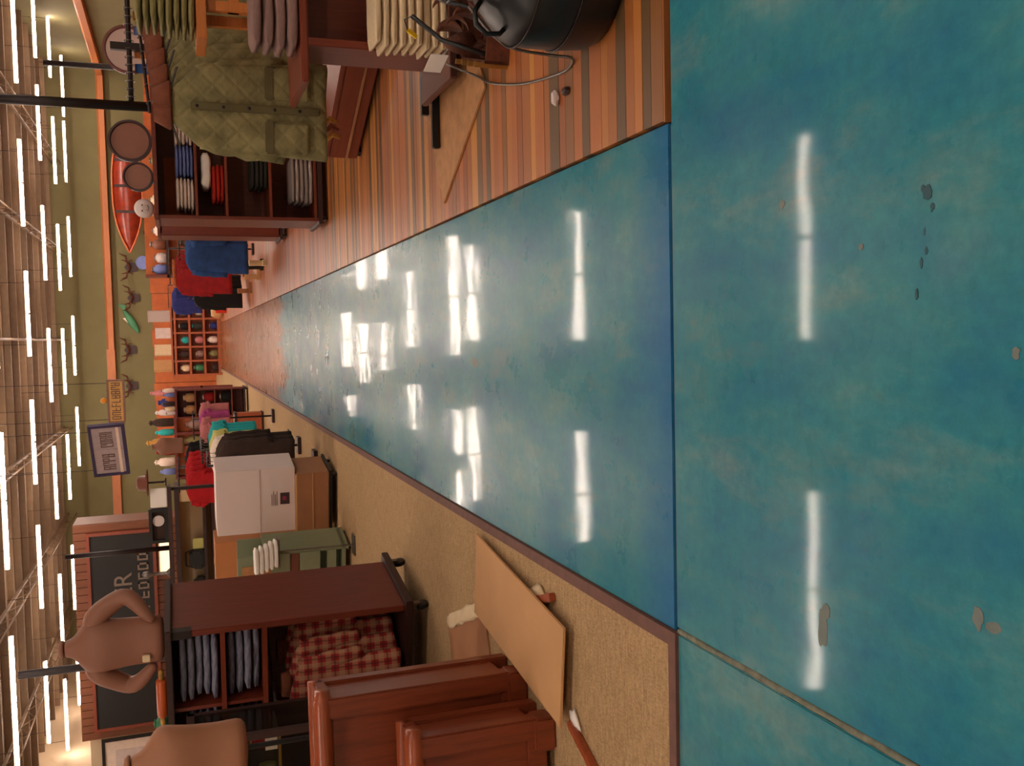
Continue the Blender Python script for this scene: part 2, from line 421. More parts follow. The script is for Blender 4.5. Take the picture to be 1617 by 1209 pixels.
# ------------------------------------------------------------------ ceiling lights
def make_light(L):
    t = thing('ceiling_light', '', 'light')
    h = MB(); h.box(-L/2, L/2, -.025, .025, .035, .09).build('housing', M_FIXT, t)
    for s in (-1, 1):
        x0, x1 = (.03, L/2-.02) if s > 0 else (-L/2+.02, -.03)
        MB().box(x0, x1, -.055, .055, -.01, .035).build('tube_lens', M_TUBE, t)
        MB().tube([(s*L*.36, 0, .10), (s*L*.36, 0, .92)], .008, 5).build('hanger_rod', M_DKMETAL, t)
    return t
L1 = make_light(2.47); L2 = make_light(3.3); used = {}
def put_light(src, x, y, lab, off=False):
    o = src if src not in used else copy_tree(src); used[src] = 1
    o.location = (x, y, 5.6); o['label'] = lab; o['group'] = 'hanging tube lights'
    o.name = 'ceiling_light_offscreen' if off else 'ceiling_light'
    for ch in o.children:
        if ch.name.startswith('tube_lens'): ch.name = 'tube_lens_offscreen' if off else 'tube_lens'
rows = [(-4.3, [.9, -3.2, 5.2, 9.4, -7.4, -11.5]), (2.6, [1.1, -3.1, 5.3, 9.5, -7.3, -11.5]), (9.5, [1.1, -3.2, 5.4, 9.7, -7.5, -11.6]), (16.45, [1.1, -3.1, 5.3, 9.5, -7.3, -11.5]),
        (23.3, [1.1, -3.1, 5.3, 9.4]),
        (30.1, [8.66, 4.63, .91, -2.79, -6.44, -10.5]), (34.4, [10.6, 7.28, 3.36, -.67, -4.6, -8.9, -12.5]),
        (38.5, [11.0, 7.16, 3.23, -.62, -4.58, -8.75, -12.4]), (42.4, [10.5, 7.83, 4.0, -.05, -3.8])]
ROWN = ['hanging tube light over the front entrance floor', 'hanging tube light straight over the front slab', 'hanging tube light mirrored brightest in the front blue slab', 'hanging tube light mirrored halfway down the blue aisle',
        'hanging tube light mirrored near the far half of the aisle', 'hanging tube light, fourth row from the olive far wall', 'hanging tube light, third row from the olive far wall', 'hanging tube light, second row from the olive far wall', 'hanging tube light, row closest to the olive far wall']
for (y, xs), lab in zip(rows, ROWN):
    for j, x in enumerate(sorted(xs, reverse=True)): put_light(L1, x, y + random.uniform(-.1, .1), lab + ', ' + ['first', 'second', 'third', 'fourth', 'fifth', 'sixth', 'seventh'][j] + ' from the corniced wall', y < 24)
for x in (-3.68, -8.58, 1.1, 5.9): put_light(L2, x, 24.9, 'long hanging tube light, longer than the other lamps, ' + {5.9: 'first', 1.1: 'second', -3.68: 'third', -8.58: 'fourth'}[x] + ' from the corniced wall', x > 0)

# ------------------------------------------------------------------ cloth helpers
def fold_mesh(name, m, seed, nx=10):
    rnd = random.Random(seed); mb = MB(); rg = []; seg = 20
    for i in range(nx+1):
        x = -.5 + i/nx; e = min(1, (1-abs(2*x)**6)**.5 + .25) if abs(x) < .499 else .55
        ring = []
        for k in range(seg):
            a = 2*math.pi*k/seg; cx_, sz = math.cos(a), math.sin(a)
            yy_ = math.copysign(abs(cx_)**.35, cx_)*.5; zz = math.copysign(abs(sz)**.55, sz)*.5*e
            if abs(zz) < .06: yy_ *= .93
            nn = noise.noise((x*3+seed, yy_*3, zz*2+seed))
            ring.append((x*(1+.03*nn), yy_*(.98+.05*nn), zz*(1+.10*nn) + .10*noise.noise((x*4, yy_*4, 5))))
        rg.append(ring)
    mb.rings(rg); me = bpy.data.meshes.new(name); me.from_pydata(mb.v, [], mb.f); me.materials.append(m)
    bm = bmesh.new(); bm.from_mesh(me); bmesh.ops.recalc_face_normals(bm, faces=bm.faces); bm.to_mesh(me); bm.free()
    for p in me.polygons: p.use_smooth = True
    return me
FM = {}
def folded(name, m, loc, size, label, cat, group, rz=0, seed=None):
    s = (seed if seed is not None else random.randrange(3)); key = (m.name, s)
    if key not in FM: FM[key] = fold_mesh('folded_'+m.name, m, s)
    o = link(name, FM[key], None, (loc[0], loc[1], loc[2]+size[2]*.5), rz); o.scale = size
    return tag(o, label, cat, group)
ORD = ['lowest', 'second lowest', 'third from the bottom', 'fourth from the bottom', 'fifth from the bottom', 'sixth from the bottom', 'seventh from the bottom', 'eighth from the bottom', 'ninth from the bottom']
def stack(name, m, x, y, z, wx, wy, h, n, label, cat, group, rz=0, jit=.012):
    for i in range(n):
        folded(name, m, (x+random.uniform(-jit, jit), y+random.uniform(-jit, jit), z+h*i), (wx, wy, h*.96), label + ', ' + ('topmost' if i == n-1 else ORD[i]) + ' of its stack', cat, group, rz+random.uniform(-.03, .03), i % 3)
def garment_parts(w, L, d, seed, sleeve=.62, flare=1.08, nz=16, wav=.05, drop=.10, nw=.26):
    """body: closed sections from the hem up to the neck, hung from z=0 (neck)"""
    seg = 28; rg = []
    for i in range(nz+1):
        t = i/nz; z = -L*(1-t)
        if t > .86:                         # shoulders
            s = (t-.86)/.14; hw = w/2*(1-(1-nw)*s**(1.4 if drop < .12 else 1.05)); hd = d/2*(1-.3*s); z = -L*drop*(1-s)
        else:
            s = t/.86; hw = w/2*(flare - (flare-1)*s); hd = d/2*(1.1-.1*s); z = -L + (L*(1-drop))*s
        ring = []
        for k in range(seg):
            a = 2*math.pi*k/seg
            rip = 1 + wav*(1-t)*math.sin(a*5+seed) + .6*wav*noise.noise((math.cos(a)*2+seed, math.sin(a)*2, z*3))
            ring.append((hw*math.copysign(abs(math.cos(a))**.7, math.cos(a))*(1+.02*noise.noise((z*5, seed, a))), hd*math.copysign(abs(math.sin(a))**.8, math.sin(a))*rip*(1+.22*noise.noise((math.cos(a)*3, z*4, seed))), z + .01*math.sin(a*3+seed)*(1-t)))
        rg.append(ring)
    body = MB().rings(rg)
    sl = []
    for s in (-1, 1):
        p0 = Vector((s*w*(.42 if drop < .12 else .36), 0, -L*(drop+.01))); p1 = Vector((s*w*(.53 if drop < .12 else .50), d*(-.1 if drop < .12 else .2), -L*.38)); p2 = Vector((s*w*.56, d*(-.35 if drop < .12 else .3), -L*(drop+.01+sleeve)))
        pts = []; rs = []
        for i in range(9):
            t = i/8; q = p0*(1-t)**2 + p1*2*t*(1-t) + p2*t*t
            pts.append(q + Vector((.008*math.sin(t*17+seed), .008*math.cos(t*13+seed), 0))); rs.append(max(.04, w*.15*(1-.42*t))*(1+.06*math.sin(t*23+seed)))
        q_ = MB().tube(pts, rs, 12); ym = p1.y; q_.v = [(x, ym+(y-ym)*.42, z) for x, y, z in q_.v]; sl.append(q_)
    return body, sl
HANGER = []
def hanger(parent, w):
    m_ = MB().tube([(0, 0, .12), (.022, 0, .105), (.018, 0, .08), (0, 0, .065), (0, 0, .01)], .004, 6)
    m_.tube([(-w*.4, 0, -.07), (0, 0, .01), (w*.4, 0, -.07)], .008, 6)
    m_.build('hanger', M_STEEL, parent)
GM = {}
def shirt(name, m, loc, rz, w, L, d, label, cat, group, seed=0, sleeve=.55, collar=None):
    t = thing(name, label, cat, loc, rz, group); key = (m.name, round(w, 2), round(L, 2), round(d, 2), seed % 3, sleeve)
    if key not in GM:
        b_, s = garment_parts(w, L, d, seed % 3, sleeve)
        o = b_.build('body', m, t, smooth=True); ss = [q.build('sleeve', m, t, smooth=True) for q in s]
        GM[key] = (o.data, [q.data for q in ss])
    else:
        link('body', GM[key][0], t)
        for q in GM[key][1]: link('sleeve', q, t)
    if collar: MB().lathe([(.075, -.02), (.095, -.01), (.085, .045), (.07, .05), (.066, .0)], (0, 0, 0), 16, 1, .75).build('collar', collar, t, smooth=True)
    hanger(t, w)
    return t

AO = [' closest to the aisle', ' second from the aisle', ' third from the aisle', ' fourth from the aisle', ' fifth from the aisle', ' sixth from the aisle', ' seventh from the aisle', ' eighth from the aisle']
# ------------------------------------------------------------------ right: milk can, wire, ornament
t = thing('milk_can', 'black metal milk can with raised hoops on the plank floor', 'milk can', (1.40, 3.37, .013))
MB().lathe([(.24, 0), (.275, .006), (.296, .05), (.306, .16), (.306, .33), (.285, .37), (.2, .45), (.155, .485), (.15, .56), (.175, .60), (.165, .605), (.14, .57)], (0, 0, 0), 40).build('can_body', M_BLACK, t, smooth=True)
for z, r in ((.335, .309), (.17, .309)):
    MB().tube([(r*math.cos(a*math.pi/20), r*math.sin(a*math.pi/20), z) for a in range(40)], .004, 6, True).build('hoop', M_DKMETAL, t, smooth=True)
MB().lathe([(.12, .56), (.17, .605), (.165, .63), (.06, .66), (0.001, .665)], (0, 0, 0), 32).build('lid', M_BLACK, t, smooth=True)
for s in (-1, 1):
    MB().tube([(s*.16, 0, .48), (s*.20, 0, .505), (s*.25, 0, .50), (s*.28, 0, .46), (s*.275, 0, .41), (s*.25, 0, .385)], .010, 8).build('handle', M_BLACK, t, smooth=True)
wp = [(1.31, 3.63, .46), (1.175, 3.64, .31), (1.145, 3.63, .12), (1.13, 3.60, .03), (1.105, 3.66, .02), (1.12, 3.83, .02), (1.185, 4.22, .02), (1.29, 4.62, .034), (1.38, 4.84, .036), (1.44, 4.97, .07), (1.49, 5.0, .19)]
sm = []
for i in range(len(wp)-1):
    for q in range(4):
        tq = q/4; P = [Vector(wp[max(0, min(len(wp)-1, i+dq))]) for dq in (-1, 0, 1, 2)]
        sm.append(.5*((2*P[1]) + (P[2]-P[0])*tq + (2*P[0]-5*P[1]+4*P[2]-P[3])*tq**2 + (3*P[1]-P[0]-3*P[2]+P[3])*tq**3))
tag(MB().tube(sm, .0065, 8).build('wire_loop', M_STEEL, smooth=True), 'loop of grey wire lying on planks beside the black can', 'wire')
t = thing('iron_basket', 'rusty iron basket with curled leaf ornaments beside the wire loop', 'basket', (1.62, 4.55, .013), R(-18))
MB().box(-.24, .24, -.22, .22, 0, .02).build('base', M_RUST, t)
for x0, x1, y0, y1 in ((-.24, .24, -.22, -.205), (-.24, .24, .205, .22), (-.24, -.225, -.22, .22), (.225, .24, -.22, .22)):
    MB().box(x0, x1, y0, y1, .02, .12).build('side_plate', M_RUST, t)
for i in range(4):
    MB().box(-.26, -.235, -.2+.11*i, -.185+.11*i, .0, .17).build('brass_strap', M_GOLD, t)
def leaf(parent, loc, s, a, b_):
    rg = []
    for i in range(9):
        u = i/8; wd = s*.28*math.sin(math.pi*min(1, u*.92+.06)); ang = u*2.6
        c = Vector((s*.5*math.sin(ang), 0, s*.5*(1-math.cos(ang))))
        rg.append([c + Vector((0, -wd, .3*wd)), c + Vector((.01, 0, 0)), c + Vector((0, wd, .3*wd)), c + Vector((-.012, 0, 0.002))])
    o = MB().rings(rg).build('leaf', M_RUST, parent, loc, smooth=True); o.rotation_euler = (b_, 0, a); return o
for i in range(18):
    leaf(t, (random.uniform(-.18, .16), random.uniform(-.16, .16), .06+random.random()*.08), random.uniform(.10, .20), random.uniform(0, 6.3), random.uniform(-.5, .5))
for i in range(3):
    MB().tube([(-.2+.2*i, -.2, .1), (-.15+.18*i, -.05, .3), (-.05+.15*i, .1, .42)], .012, 8).build('stem', M_BLACK, t, smooth=True)
tg = MB().box(-.012, .012, -.004, .004, -.06, 0); o = tg.build('price_tag', M_YELTAG, loc=(1.60, 4.86, .41)); o.rotation_euler = (.3, .5, .3); tag(o, 'bright yellow tag hanging above the rusty basket', 'tag')
MB().tube([(1.60, 4.86, .41), (1.63, 4.80, .44), (1.62, 4.70, .42)], .003, 5).build('string', M_BLACK, o).matrix_parent_inverse = o.matrix_basis.inverted()
cr = MB(); cr.lathe([(.002, 0), (.025, .006), (.03, .018), (.018, .03), (.002, .028)], (0, 0, 0), 9, 1.2, .8)
cr.v = [(x+.008*noise.noise((x*60, y*60, z*60)), y+.008*noise.noise((y*60, z*50, 3)), z) for x, y, z in cr.v]
tag(cr.build('crumpled_paper', M_PALE, loc=(1.015, 3.79, .013)), 'small crumpled scrap of paper alone on the planks', 'paper scrap')
cr2 = MB(); cr2.lathe([(.002, 0), (.028, .005), (.02, .02), (.002, .026)], (0, 0, 0), 7, .7, 1.2)
tag(cr2.build('dry_leaf', M_DWOOD, loc=(1.02, 3.69, .013)), 'dark dry leaf scrap beside the crumpled paper', 'leaf')
# square board on the planks
b_ = MB().box(0, .98, -.99, 0, 0, .012); o = b_.build('square_board', M_KRAFT, loc=(.815, 5.62, .014), rz=math.atan2(.49, .85), bevel=.003); tag(o, 'square speckled tan board lying on planks partly under the table', 'board')

# ------------------------------------------------------------------ right: display table with clothes
t = thing('display_table', 'cherry wood display table with low shelf and black foot bar', 'table', (1.42, 5.05, .013))
MB().box(0, 1.5, .27, .90, .845, .887).build('table_top', M_CHERRYX, t, bevel=.008)
MB().box(.20, .245, .27, .62, .115, .845).build('side_panel', M_CHERRY, t, bevel=.004)
MB().box(1.42, 1.46, .27, .62, .115, .845).build('side_panel', M_CHERRY, t, bevel=.004)
MB().box(.245, 1.42, .60, .62, .115, .845).build('back_panel', M_CHERRY, t)
MB().box(0, 1.5, 0, .65, .075, .115).build('bottom_shelf', mat('shelf_brown_laminate', (104, 62, 46), .5, .12, 3), t, bevel=.006)
MB().box(.01, 1.49, -.006, .0, .078, .112).build('edge_band', M_DWOOD, t)
MB().box(-.26, .30, .60, .645, .013, .06).build('foot_bar', M_BLACK, t, bevel=.006)
MB().box(.18, .23, .10, .6, .013, .076).build('foot_runner', M_BLACK, t)
MB().box(1.35, 1.40, .10, .6, .0, .075).build('foot_runner', M_BLACK, t)
MB().box(.0, .24, .86, .90, .0, .06).build('shelf_lip', M_BLACK, t)
stack('folded_shirt', M_CREAM, 1.83, 5.185, .128, .48, .245, .046, 9, 'cream folded shirt on the low table shelf', 'shirt', 'cream shirts under the table')
tag(MB().box(-.13, .1, -.06, .1, 0, .003).build('card', M_WHITE, loc=(1.71, 5.14, .127), rz=.1), 'white card under the cream folded shirts', 'card')
o = tag(MB().box(-.10, .08, -.006, 0, 0, .1).build('price_card', M_WHITE, loc=(1.535, 5.16, .127), rz=R(-75), bevel=.001), 'white price card standing against cream folded shirts', 'card')
stack('folded_jeans', M_DENIM, 2.34, 5.34, .128, .42, .38, .05, 6, 'grey blue folded jeans beside the cream shirts', 'jeans', 'jeans under the table')
stack('folded_sweater', M_MAUVE, 1.86, 5.47, .901, .46, .255, .066, 4, 'mauve knit sweater folded on the cherry table top', 'sweater', 'mauve sweaters')
t = thing('wooden_riser', 'small orange pine riser standing on the cherry table', 'riser', (1.69, 5.60, .90))
MB().box(0, 1.0, -.02, .34, .48, .535).build('riser_board', M_ORANGEW, t, bevel=.004)
for x in (.17, .8):
    for y in (.02, .28): MB().box(x, x+.06, y, y+.05, 0, .48).build('leg', M_ORANGEW, t, bevel=.004)
MB().box(.17, .86, .03, .06, .30, .36).build('cross_bar', M_ORANGEW, t)
stack('folded_trousers', M_KHAKI, 2.01, 5.76, 1.437, .48, .31, .040, 8, 'khaki folded trousers stacked on the pine riser', 'trousers', 'khaki trousers on the riser')

# ------------------------------------------------------------------ right: jackets on a rack
t = thing('garment_rack', 'dark steel rack with tall pole and ringed rail behind olive jackets', 'rack', (1.65, 7.12, .013))
MB().tube([(0, 0, 1.70), (0, 0, 3.0)], .034, 10).build('pole', M_DKMETAL, t, smooth=True)
MB().tube([(0, 0, 1.83), (1.5, 0, 1.83)], .018, 8).build('rail', M_DKMETAL, t, smooth=True)
MB().box(.38, .43, -.02, .02, 1.72, 1.95).build('cross_bracket', M_DKMETAL, t)
MB().box(1.46, 1.54, -.35, .35, 0, .05).build('foot', M_BLACK, t, bevel=.005); MB().box(.9, 1.46, -.03, .03, 0, .05).build('foot', M_BLACK, t, bevel=.005)
MB().tube([(1.5, 0, .05), (1.5, 0, 1.9)], .03, 10).build('pole', M_DKMETAL, t, smooth=True); MB().tube([(.95, 0, .05), (.95, 0, 1.83)], .022, 10).build('pole', M_DKMETAL, t, smooth=True)
MB().tube([(-.21, -.771, 1.698), (.525, -.145, 1.758), (.65, -.04, 1.768), (.95, .0, 1.775)], .010, 8).build('face_out_arm', M_DKMETAL, t, smooth=True)
for i in range(12):
    x = .06+.055*i
    MB().tube([(x, .03*math.cos(a*math.pi/6), 1.83+.03*math.sin(a*math.pi/6)) for a in range(12)], .0035, 5, True).build('ring', M_STEEL, t, smooth=True)
for i, (x, c) in enumerate(((1.86, M_BLUEJ), (1.96, M_ORANGEW), (2.12, M_BLUEL), (2.22, M_STRAW))):
    b = MB()
    pts = [(-.03, 0, 0), (.03, 0, 0)]
    rg = [[(-.03+.004*math.sin(z*.9), -.004, -z*.03), (.03+.004*math.sin(z*.9), -.004, -z*.03), (.03, .004, -z*.03), (-.03, .004, -z*.03)] for z in range(9)]
    tag(b.rings(rg).build('hanging_scarf', c, loc=(x+.06, 7.155, 1.81)), ['blue', 'orange', 'lavender', 'straw coloured'][i] + ' scarf hanging from the ringed rail of the rack', 'scarf', 'scarves on the ringed rail')
def jacket(loc, rz, label, seed, full):
    t = thing('quilted_jacket', label, 'jacket', loc, rz, 'olive jackets on the rack')
    b_, s = garment_parts(.52, 1.0, .092, seed, .52, 1.20, 24, .08, .20, .28)
    b_.build('body', M_QUILT, t, smooth=True)
    for q in s: q.build('sleeve', M_QUILT, t, smooth=True)
    co = MB(); rg = []
    for i in range(15):
        a = R(-70) - R(250)*i/14 + math.pi; r = .085
        x, y_ = r*math.cos(a+math.pi/2)*1.1, r*math.sin(a+math.pi/2)*.8
        a2 = math.pi*2*i/14 - math.pi/2; x, y_ = .10*math.cos(a2), .040*math.sin(a2)
        rg.append([(x*.8, y_*.8, .0), (x*.82, y_*.85, .075), (x*1.05, y_*1.1, .08), (x*1.55, y_*1.5, -.015), (x*1.45, y_*1.4, -.03)])
    co.rings(rg).build('collar', M_CORD, t, smooth=True)
    MB().box(-.02, .03, -.078, -.045, -.95, -.14).build('placket', mat('olive_binding', (98, 88, 54), .85, .15, 10), t, bevel=.006)
    if full:
        for sgn in (-1, 1):
            x0 = sgn*.17
            p = MB().box(x0-.10, x0+.10, -.086, -.04, -.88, -.62).build('pocket', M_QUILT, t, bevel=.012)
            MB().box(x0-.105, x0+.105, -.093, -.04, -.66, -.60).build('pocket_flap', MATS['olive_binding'], p, bevel=.01)
        for k in range(5): MB().lathe([(.001, -.003), (.010, -.003), (.011, 0), (.001, .003)], (0, 0, 0), 10, mtx=Matrix.Translation((.005, -.08, -.18-.16*k)) @ Matrix.Rotation(R(90), 4, 'X')).build('button', M_DKMETAL, t)
    hanger(t, .6)
    return t
for i, lab in enumerate(('hung foremost, pockets and placket showing', 'hung second behind the foremost one', 'hung third behind the foremost one', 'hung fourth behind the foremost one', 'hung fifth behind the foremost one', 'deepest on the rack, behind the khaki trousers')):
    jacket((1.50+.135*i, 6.40+.115*i, 1.61+.012*i), R(-10-3*i), 'olive quilted jacket ' + lab, i, i == 0)
# trunk on the floor
d = Vector((-.504, .972)).normalized()
t = thing('storage_chest', 'reddish brown low wooden chest on planks under the jackets', 'chest', (2.06, 7.38, .013), math.atan2(d.y, d.x))
MB().box(-.3, 1.09, -.52, -.03, .03, .28).build('trunk_body', M_TRUNK, t, bevel=.008)
MB().box(-.31, 1.10, -.53, -.0, .12, .135).build('rim', M_CARD2, t)
MB().box(-.29, 1.08, -.52, -.02, .28, .32).build('lid', M_TRUNK, t, bevel=.008)
MB().box(1.09, 1.10, -.48, -.07, .14, .27).build('end_plate', M_CARD2, t)
for x in (-.25, 1.0):
    for y in (-.48, -.1): MB().box(x, x+.06, y, y+.06, 0, .03).build('foot', M_BLACK, t)
for i in range(3):
    o = MB().tube([(0, 0, 0), (.03, 0, -.05), (-.03, 0, -.09), (.02, .01, -.14), (-.01, 0, -.2)], [.018, .025, .022, .026, .012], 8).build('leather_strap', M_STRAW if i != 1 else M_LEATHER, loc=(1.58+.07*i, 7.45+.05*i, .54), smooth=True)
    tag(o, ['straw coloured strap dangling', 'brown leather strap dangling', 'straw coloured strap dangling highest'][i] + ' below the jackets over the low chest', 'strap', 'straps under the jackets')

# ------------------------------------------------------------------ right: open shelf unit with folded clothes
def shelf_unit(name, label, x0, x1, y0, y1, z1, shelves, facing_wood, casters=True):
    t = thing(name, label, 'shelf unit', (x0, y0, .013)); W, D = x1-x0, y1-y0
    MB().box(0, .035, 0, D, .09, z1).build('side_panel', facing_wood, t, bevel=.003); MB().box(W-.035, W, 0, D, .09, z1).build('side_panel', facing_wood, t, bevel=.003)
    MB().box(.035, W-.035, D-.02, D, .09, z1).build('back_panel', facing_wood, t)
    MB().box(-.02, W+.02, -.02, D+.01, z1, z1+.04).build('top_board', facing_wood, t, bevel=.004)
    for z in shelves: MB().box(.035, W-.035, .01, D-.02, z-.025, z).build('shelf', M_CHERRYX, t)
    MB().box(-.03, W+.03, -.04, D+.02, .06, .105).build('base_board', M_DWOOD, t, bevel=.004)
    for x in (.03, W-.03):
        for y in (.02, D-.06):
            c = MB().lathe([(.01, -.015), (.032, -.012), (.032, .012), (.01, .015)], (0, 0, 0), 14, mtx=Matrix.Translation((x, y, .032)) @ Matrix.Rotation(R(90), 4, 'Y')).build('caster', M_BLACK, t)
            MB().box(x-.02, x+.02, y-.015, y+.015, .03, .062).build('caster_fork', M_STEEL, c)
    return t
shelf_unit('shelf_unit', 'cherry shelf unit with red and grey folded knits behind the jackets', 1.27, 2.75, 10.3, 11.0, 1.72, (1.36, 1.06, .61, .14), M_CHERRY)
for i in range(3): stack('folded_shirt', (M_WHC, M_BLUEL, M_WHC)[i], 1.55+.33*i, 10.62-.03*i, 1.378, .30, .42, .036, 5, ['white striped folded shirt on the top shelf', 'light blue folded shirt on the top shelf', 'white folded shirt deep along the top shelf'][i], 'shirt', 'folded shirts on the top shelf')
tag(MB().box(-.13, .5, -.02, .0, 0, .3).build('orange_backboard', M_ORANGEP, loc=(1.50, 10.94, 1.375), bevel=.003), 'orange board standing behind the white folded shirts', 'board')
stack('folded_sweater', M_REDB, 1.66, 10.60, 1.075, .36, .44, .042, 3, 'bright red folded sweater under the white towel', 'sweater', 'red sweaters on the shelf')
folded('folded_towel', M_WHITE, (1.79, 10.56, 1.205), (.34, .44, .10), 'white towel folded over the red sweaters on shelf', 'towel', 'towel on shelf')
stack('folded_shirt', M_DGREEN, 1.85, 10.62, .625, .40, .46, .045, 4, 'dark tartan folded shirt on the middle shelf', 'shirt', 'tartan shirts on the shelf')
stack('folded_sweater', M_GREYK, 1.72, 10.58, .155, .46, .46, .048, 5, 'pale grey knit sweater on the lowest cherry shelf', 'sweater', 'grey knits on the lowest shelf')
# decor on top
def disc(name, loc, r, tilt, m1, m2, label, cat, rz=0):
    t = thing(name, label, cat, loc, rz)
    MX = Matrix.Translation((0, 0, r*math.cos(tilt))) @ Matrix.Rotation(tilt, 4, 'X') @ Matrix.Rotation(R(90), 4, 'X')
    MB().lathe([(.001, -.03), (r, -.03), (r*1.0, .03), (r*.9, .032), (r*.86, .012), (r*.86, -.0)], (0, 0, 0), 40, mtx=MX).build('rim', m1, t, smooth=False)
    MB().lathe([(.001, -.012), (r*.87, -.012), (r*.87, .012), (.001, .012)], (0, 0, 0), 40, mtx=MX).build('face', m2, t)
    return t
disc('round_tray', (2.10, 10.62, 1.775), .215, R(-6), M_DWOOD, M_TRAY, 'large round brown tray standing upright atop the cherry shelf unit', 'tray')
disc('round_tray', (1.72, 10.55, 1.775), .15, R(-10), M_DWOOD, M_TRAY, 'small round brown tray standing beside the larger one', 'tray')
disc('round_mirror', (2.60, 9.10, 1.712), .209, R(-4), M_CHERRY, M_MIRROR, 'round wood framed mirror behind the ringed rail', 'mirror', R(-8))
t = thing('mirror_stand', 'dark slender post stand holding the round mirror', 'stand', (2.60, 9.17, .013))
MB().lathe([(.2, 0), (.2, .03), (.03, .05), (.02, .08)], (0, 0, 0), 20).build('base', M_DWOOD, t); MB().tube([(0, 0, .04), (0, 0, 1.69)], .018, 8).build('post', M_DWOOD, t); MB().box(-.1, .1, -.12, .03, 1.675, 1.700).build('ledge', M_DWOOD, t)
t = thing('moon_face', 'pale round plaster moon face atop the shelf end', 'ornament', (1.385, 10.45, 1.775))
MB().lathe([(.001, -.03), (.07, -.025), (.098, 0), (.07, .025), (.001, .035)], (0, 0, 0), 28, mtx=Matrix.Translation((0, 0, .1)) @ Matrix.Rotation(R(90), 4, 'X')).build('disc', M_PALE, t, smooth=True)
for x in (-.03, .03): MB().lathe([(.001, -.008), (.012, 0), (.001, .008)], (x, -.034, .12), 10).build('eye', M_LETTER, t)
MB().box(-.007, .007, -.052, -.03, .08, .115).build('nose', M_PALE, t); MB().tube([(-.03, -.032, .066), (0, -.036, .056), (.03, -.032, .066)], .005, 6).build('mouth', M_LETTER, t)

# second unit
shelf_unit('shelf_unit', 'plain cherry cabinet standing behind the knit shelves', 1.52, 2.6, 14.3, 14.95, 1.76, (1.4, .9, .4), M_CHERRY)
tag(MB().box(.0, 1.06, -.004, .016, .12, 1.74).build('cabinet_door', M_CHERRY, loc=(1.53, 14.27, .013), bevel=.003), 'flat cherry door panel leaning on the plain cabinet', 'panel')

# ------------------------------------------------------------------ right: racks further on
def rack(label, p0, p1, z0=.013):
    t = thing('garment_rack', label, 'rack', (0, 0, 0))
    p0, p1 = Vector(p0), Vector(p1); d = (p1-p0).normalized(); h = p0.z+.100
    e0 = p0 - d*.06; k1 = p1 + d*.07; e1 = p1 + d*.16 + Vector((.22 if p1.x > 0 else -.22, .06, 0)); t.location = (e1.x, e1.y, z0); o_ = t.location.copy()
    MB().tube([Vector((e0.x, e0.y, h))-o_, Vector((k1.x, k1.y, h))-o_, Vector((e1.x, e1.y, h))-o_], .011, 8).build('rail', M_DKMETAL, t, smooth=True)
    MB().tube([(0, 0, .05), (0, 0, h-z0)], .016, 8).build('post', M_DKMETAL, t, smooth=True)
    MB().box(-.12, .12, -.12, .12, 0, .05).build('plinth', M_DWOOD, t, bevel=.006)
    return t
rack('low dark rack carrying blue denim jackets', (1.42, 17.0, 1.42), (1.62, 17.26, 1.42))
for i in range(3): shirt('denim_jacket', M_BLUEJ, (1.42+.10*i, 17.0+.13*i, 1.42), R(-10), .50, 1.02, .085, 'blue denim jacket past the plain cherry cabinet,' + AO[i], 'jacket', 'blue denim jackets', i)
rack('dark rack carrying deep red shirts', (1.20, 20.0, 1.60), (1.60, 20.44, 1.60))
for i in range(5): shirt('red_shirt', M_REDC, (1.20+.10*i, 20.0+.11*i, 1.60), R(-12), .46, 1.08, .08, 'deep red shirt on the rack past the denim,' + AO[i], 'shirt', 'deep red shirts', i, collar=M_ORANGEP)
rack('dark rack carrying black coats', (1.0, 22.95, 1.22), (1.33, 23.31, 1.22))
for i in range(4): shirt('black_coat', M_BLKC, (1.0+.11*i, 22.95+.12*i, 1.22), R(-12), .44, 1.08, .085, 'black coat beyond the deep red shirts,' + AO[i], 'coat', 'black coats', i)
rack('thin dark rack carrying royal blue shirts', (1.08, 29.95, 1.72), (1.41, 30.31, 1.72))
for i in range(4): shirt('blue_shirt', M_NAVY, (1.08+.11*i, 29.95+.12*i, 1.72), R(-10), .42, .85, .085, 'royal blue shirt beside the orange cubby hutch,' + AO[i], 'shirt', 'royal blue shirts', i)
for i, (x, y, z, m, lab) in enumerate(((1.42, 17.85, .013, M_CREAMP, 'cream'), (1.42, 18.4, .013, M_BLACK, 'black'), (1.30, 19.2, .013, M_CARD, 'tan'), (1.15, 21.6, .013, M_CARD2, 'brown'))):
    b = MB(); b.box(-.05, .05, -.14, .10, 0, .07); b.lathe([(.05, .06), (.052, .2), (.056, .30), (.05, .305)], (0, .05, 0), 12)
    tag(b.build('boot', m, loc=(x, y, z), rz=R(30*i)), lab + ' boot standing on planks before the hanging clothes', 'boot', 'boots on the plank floor')
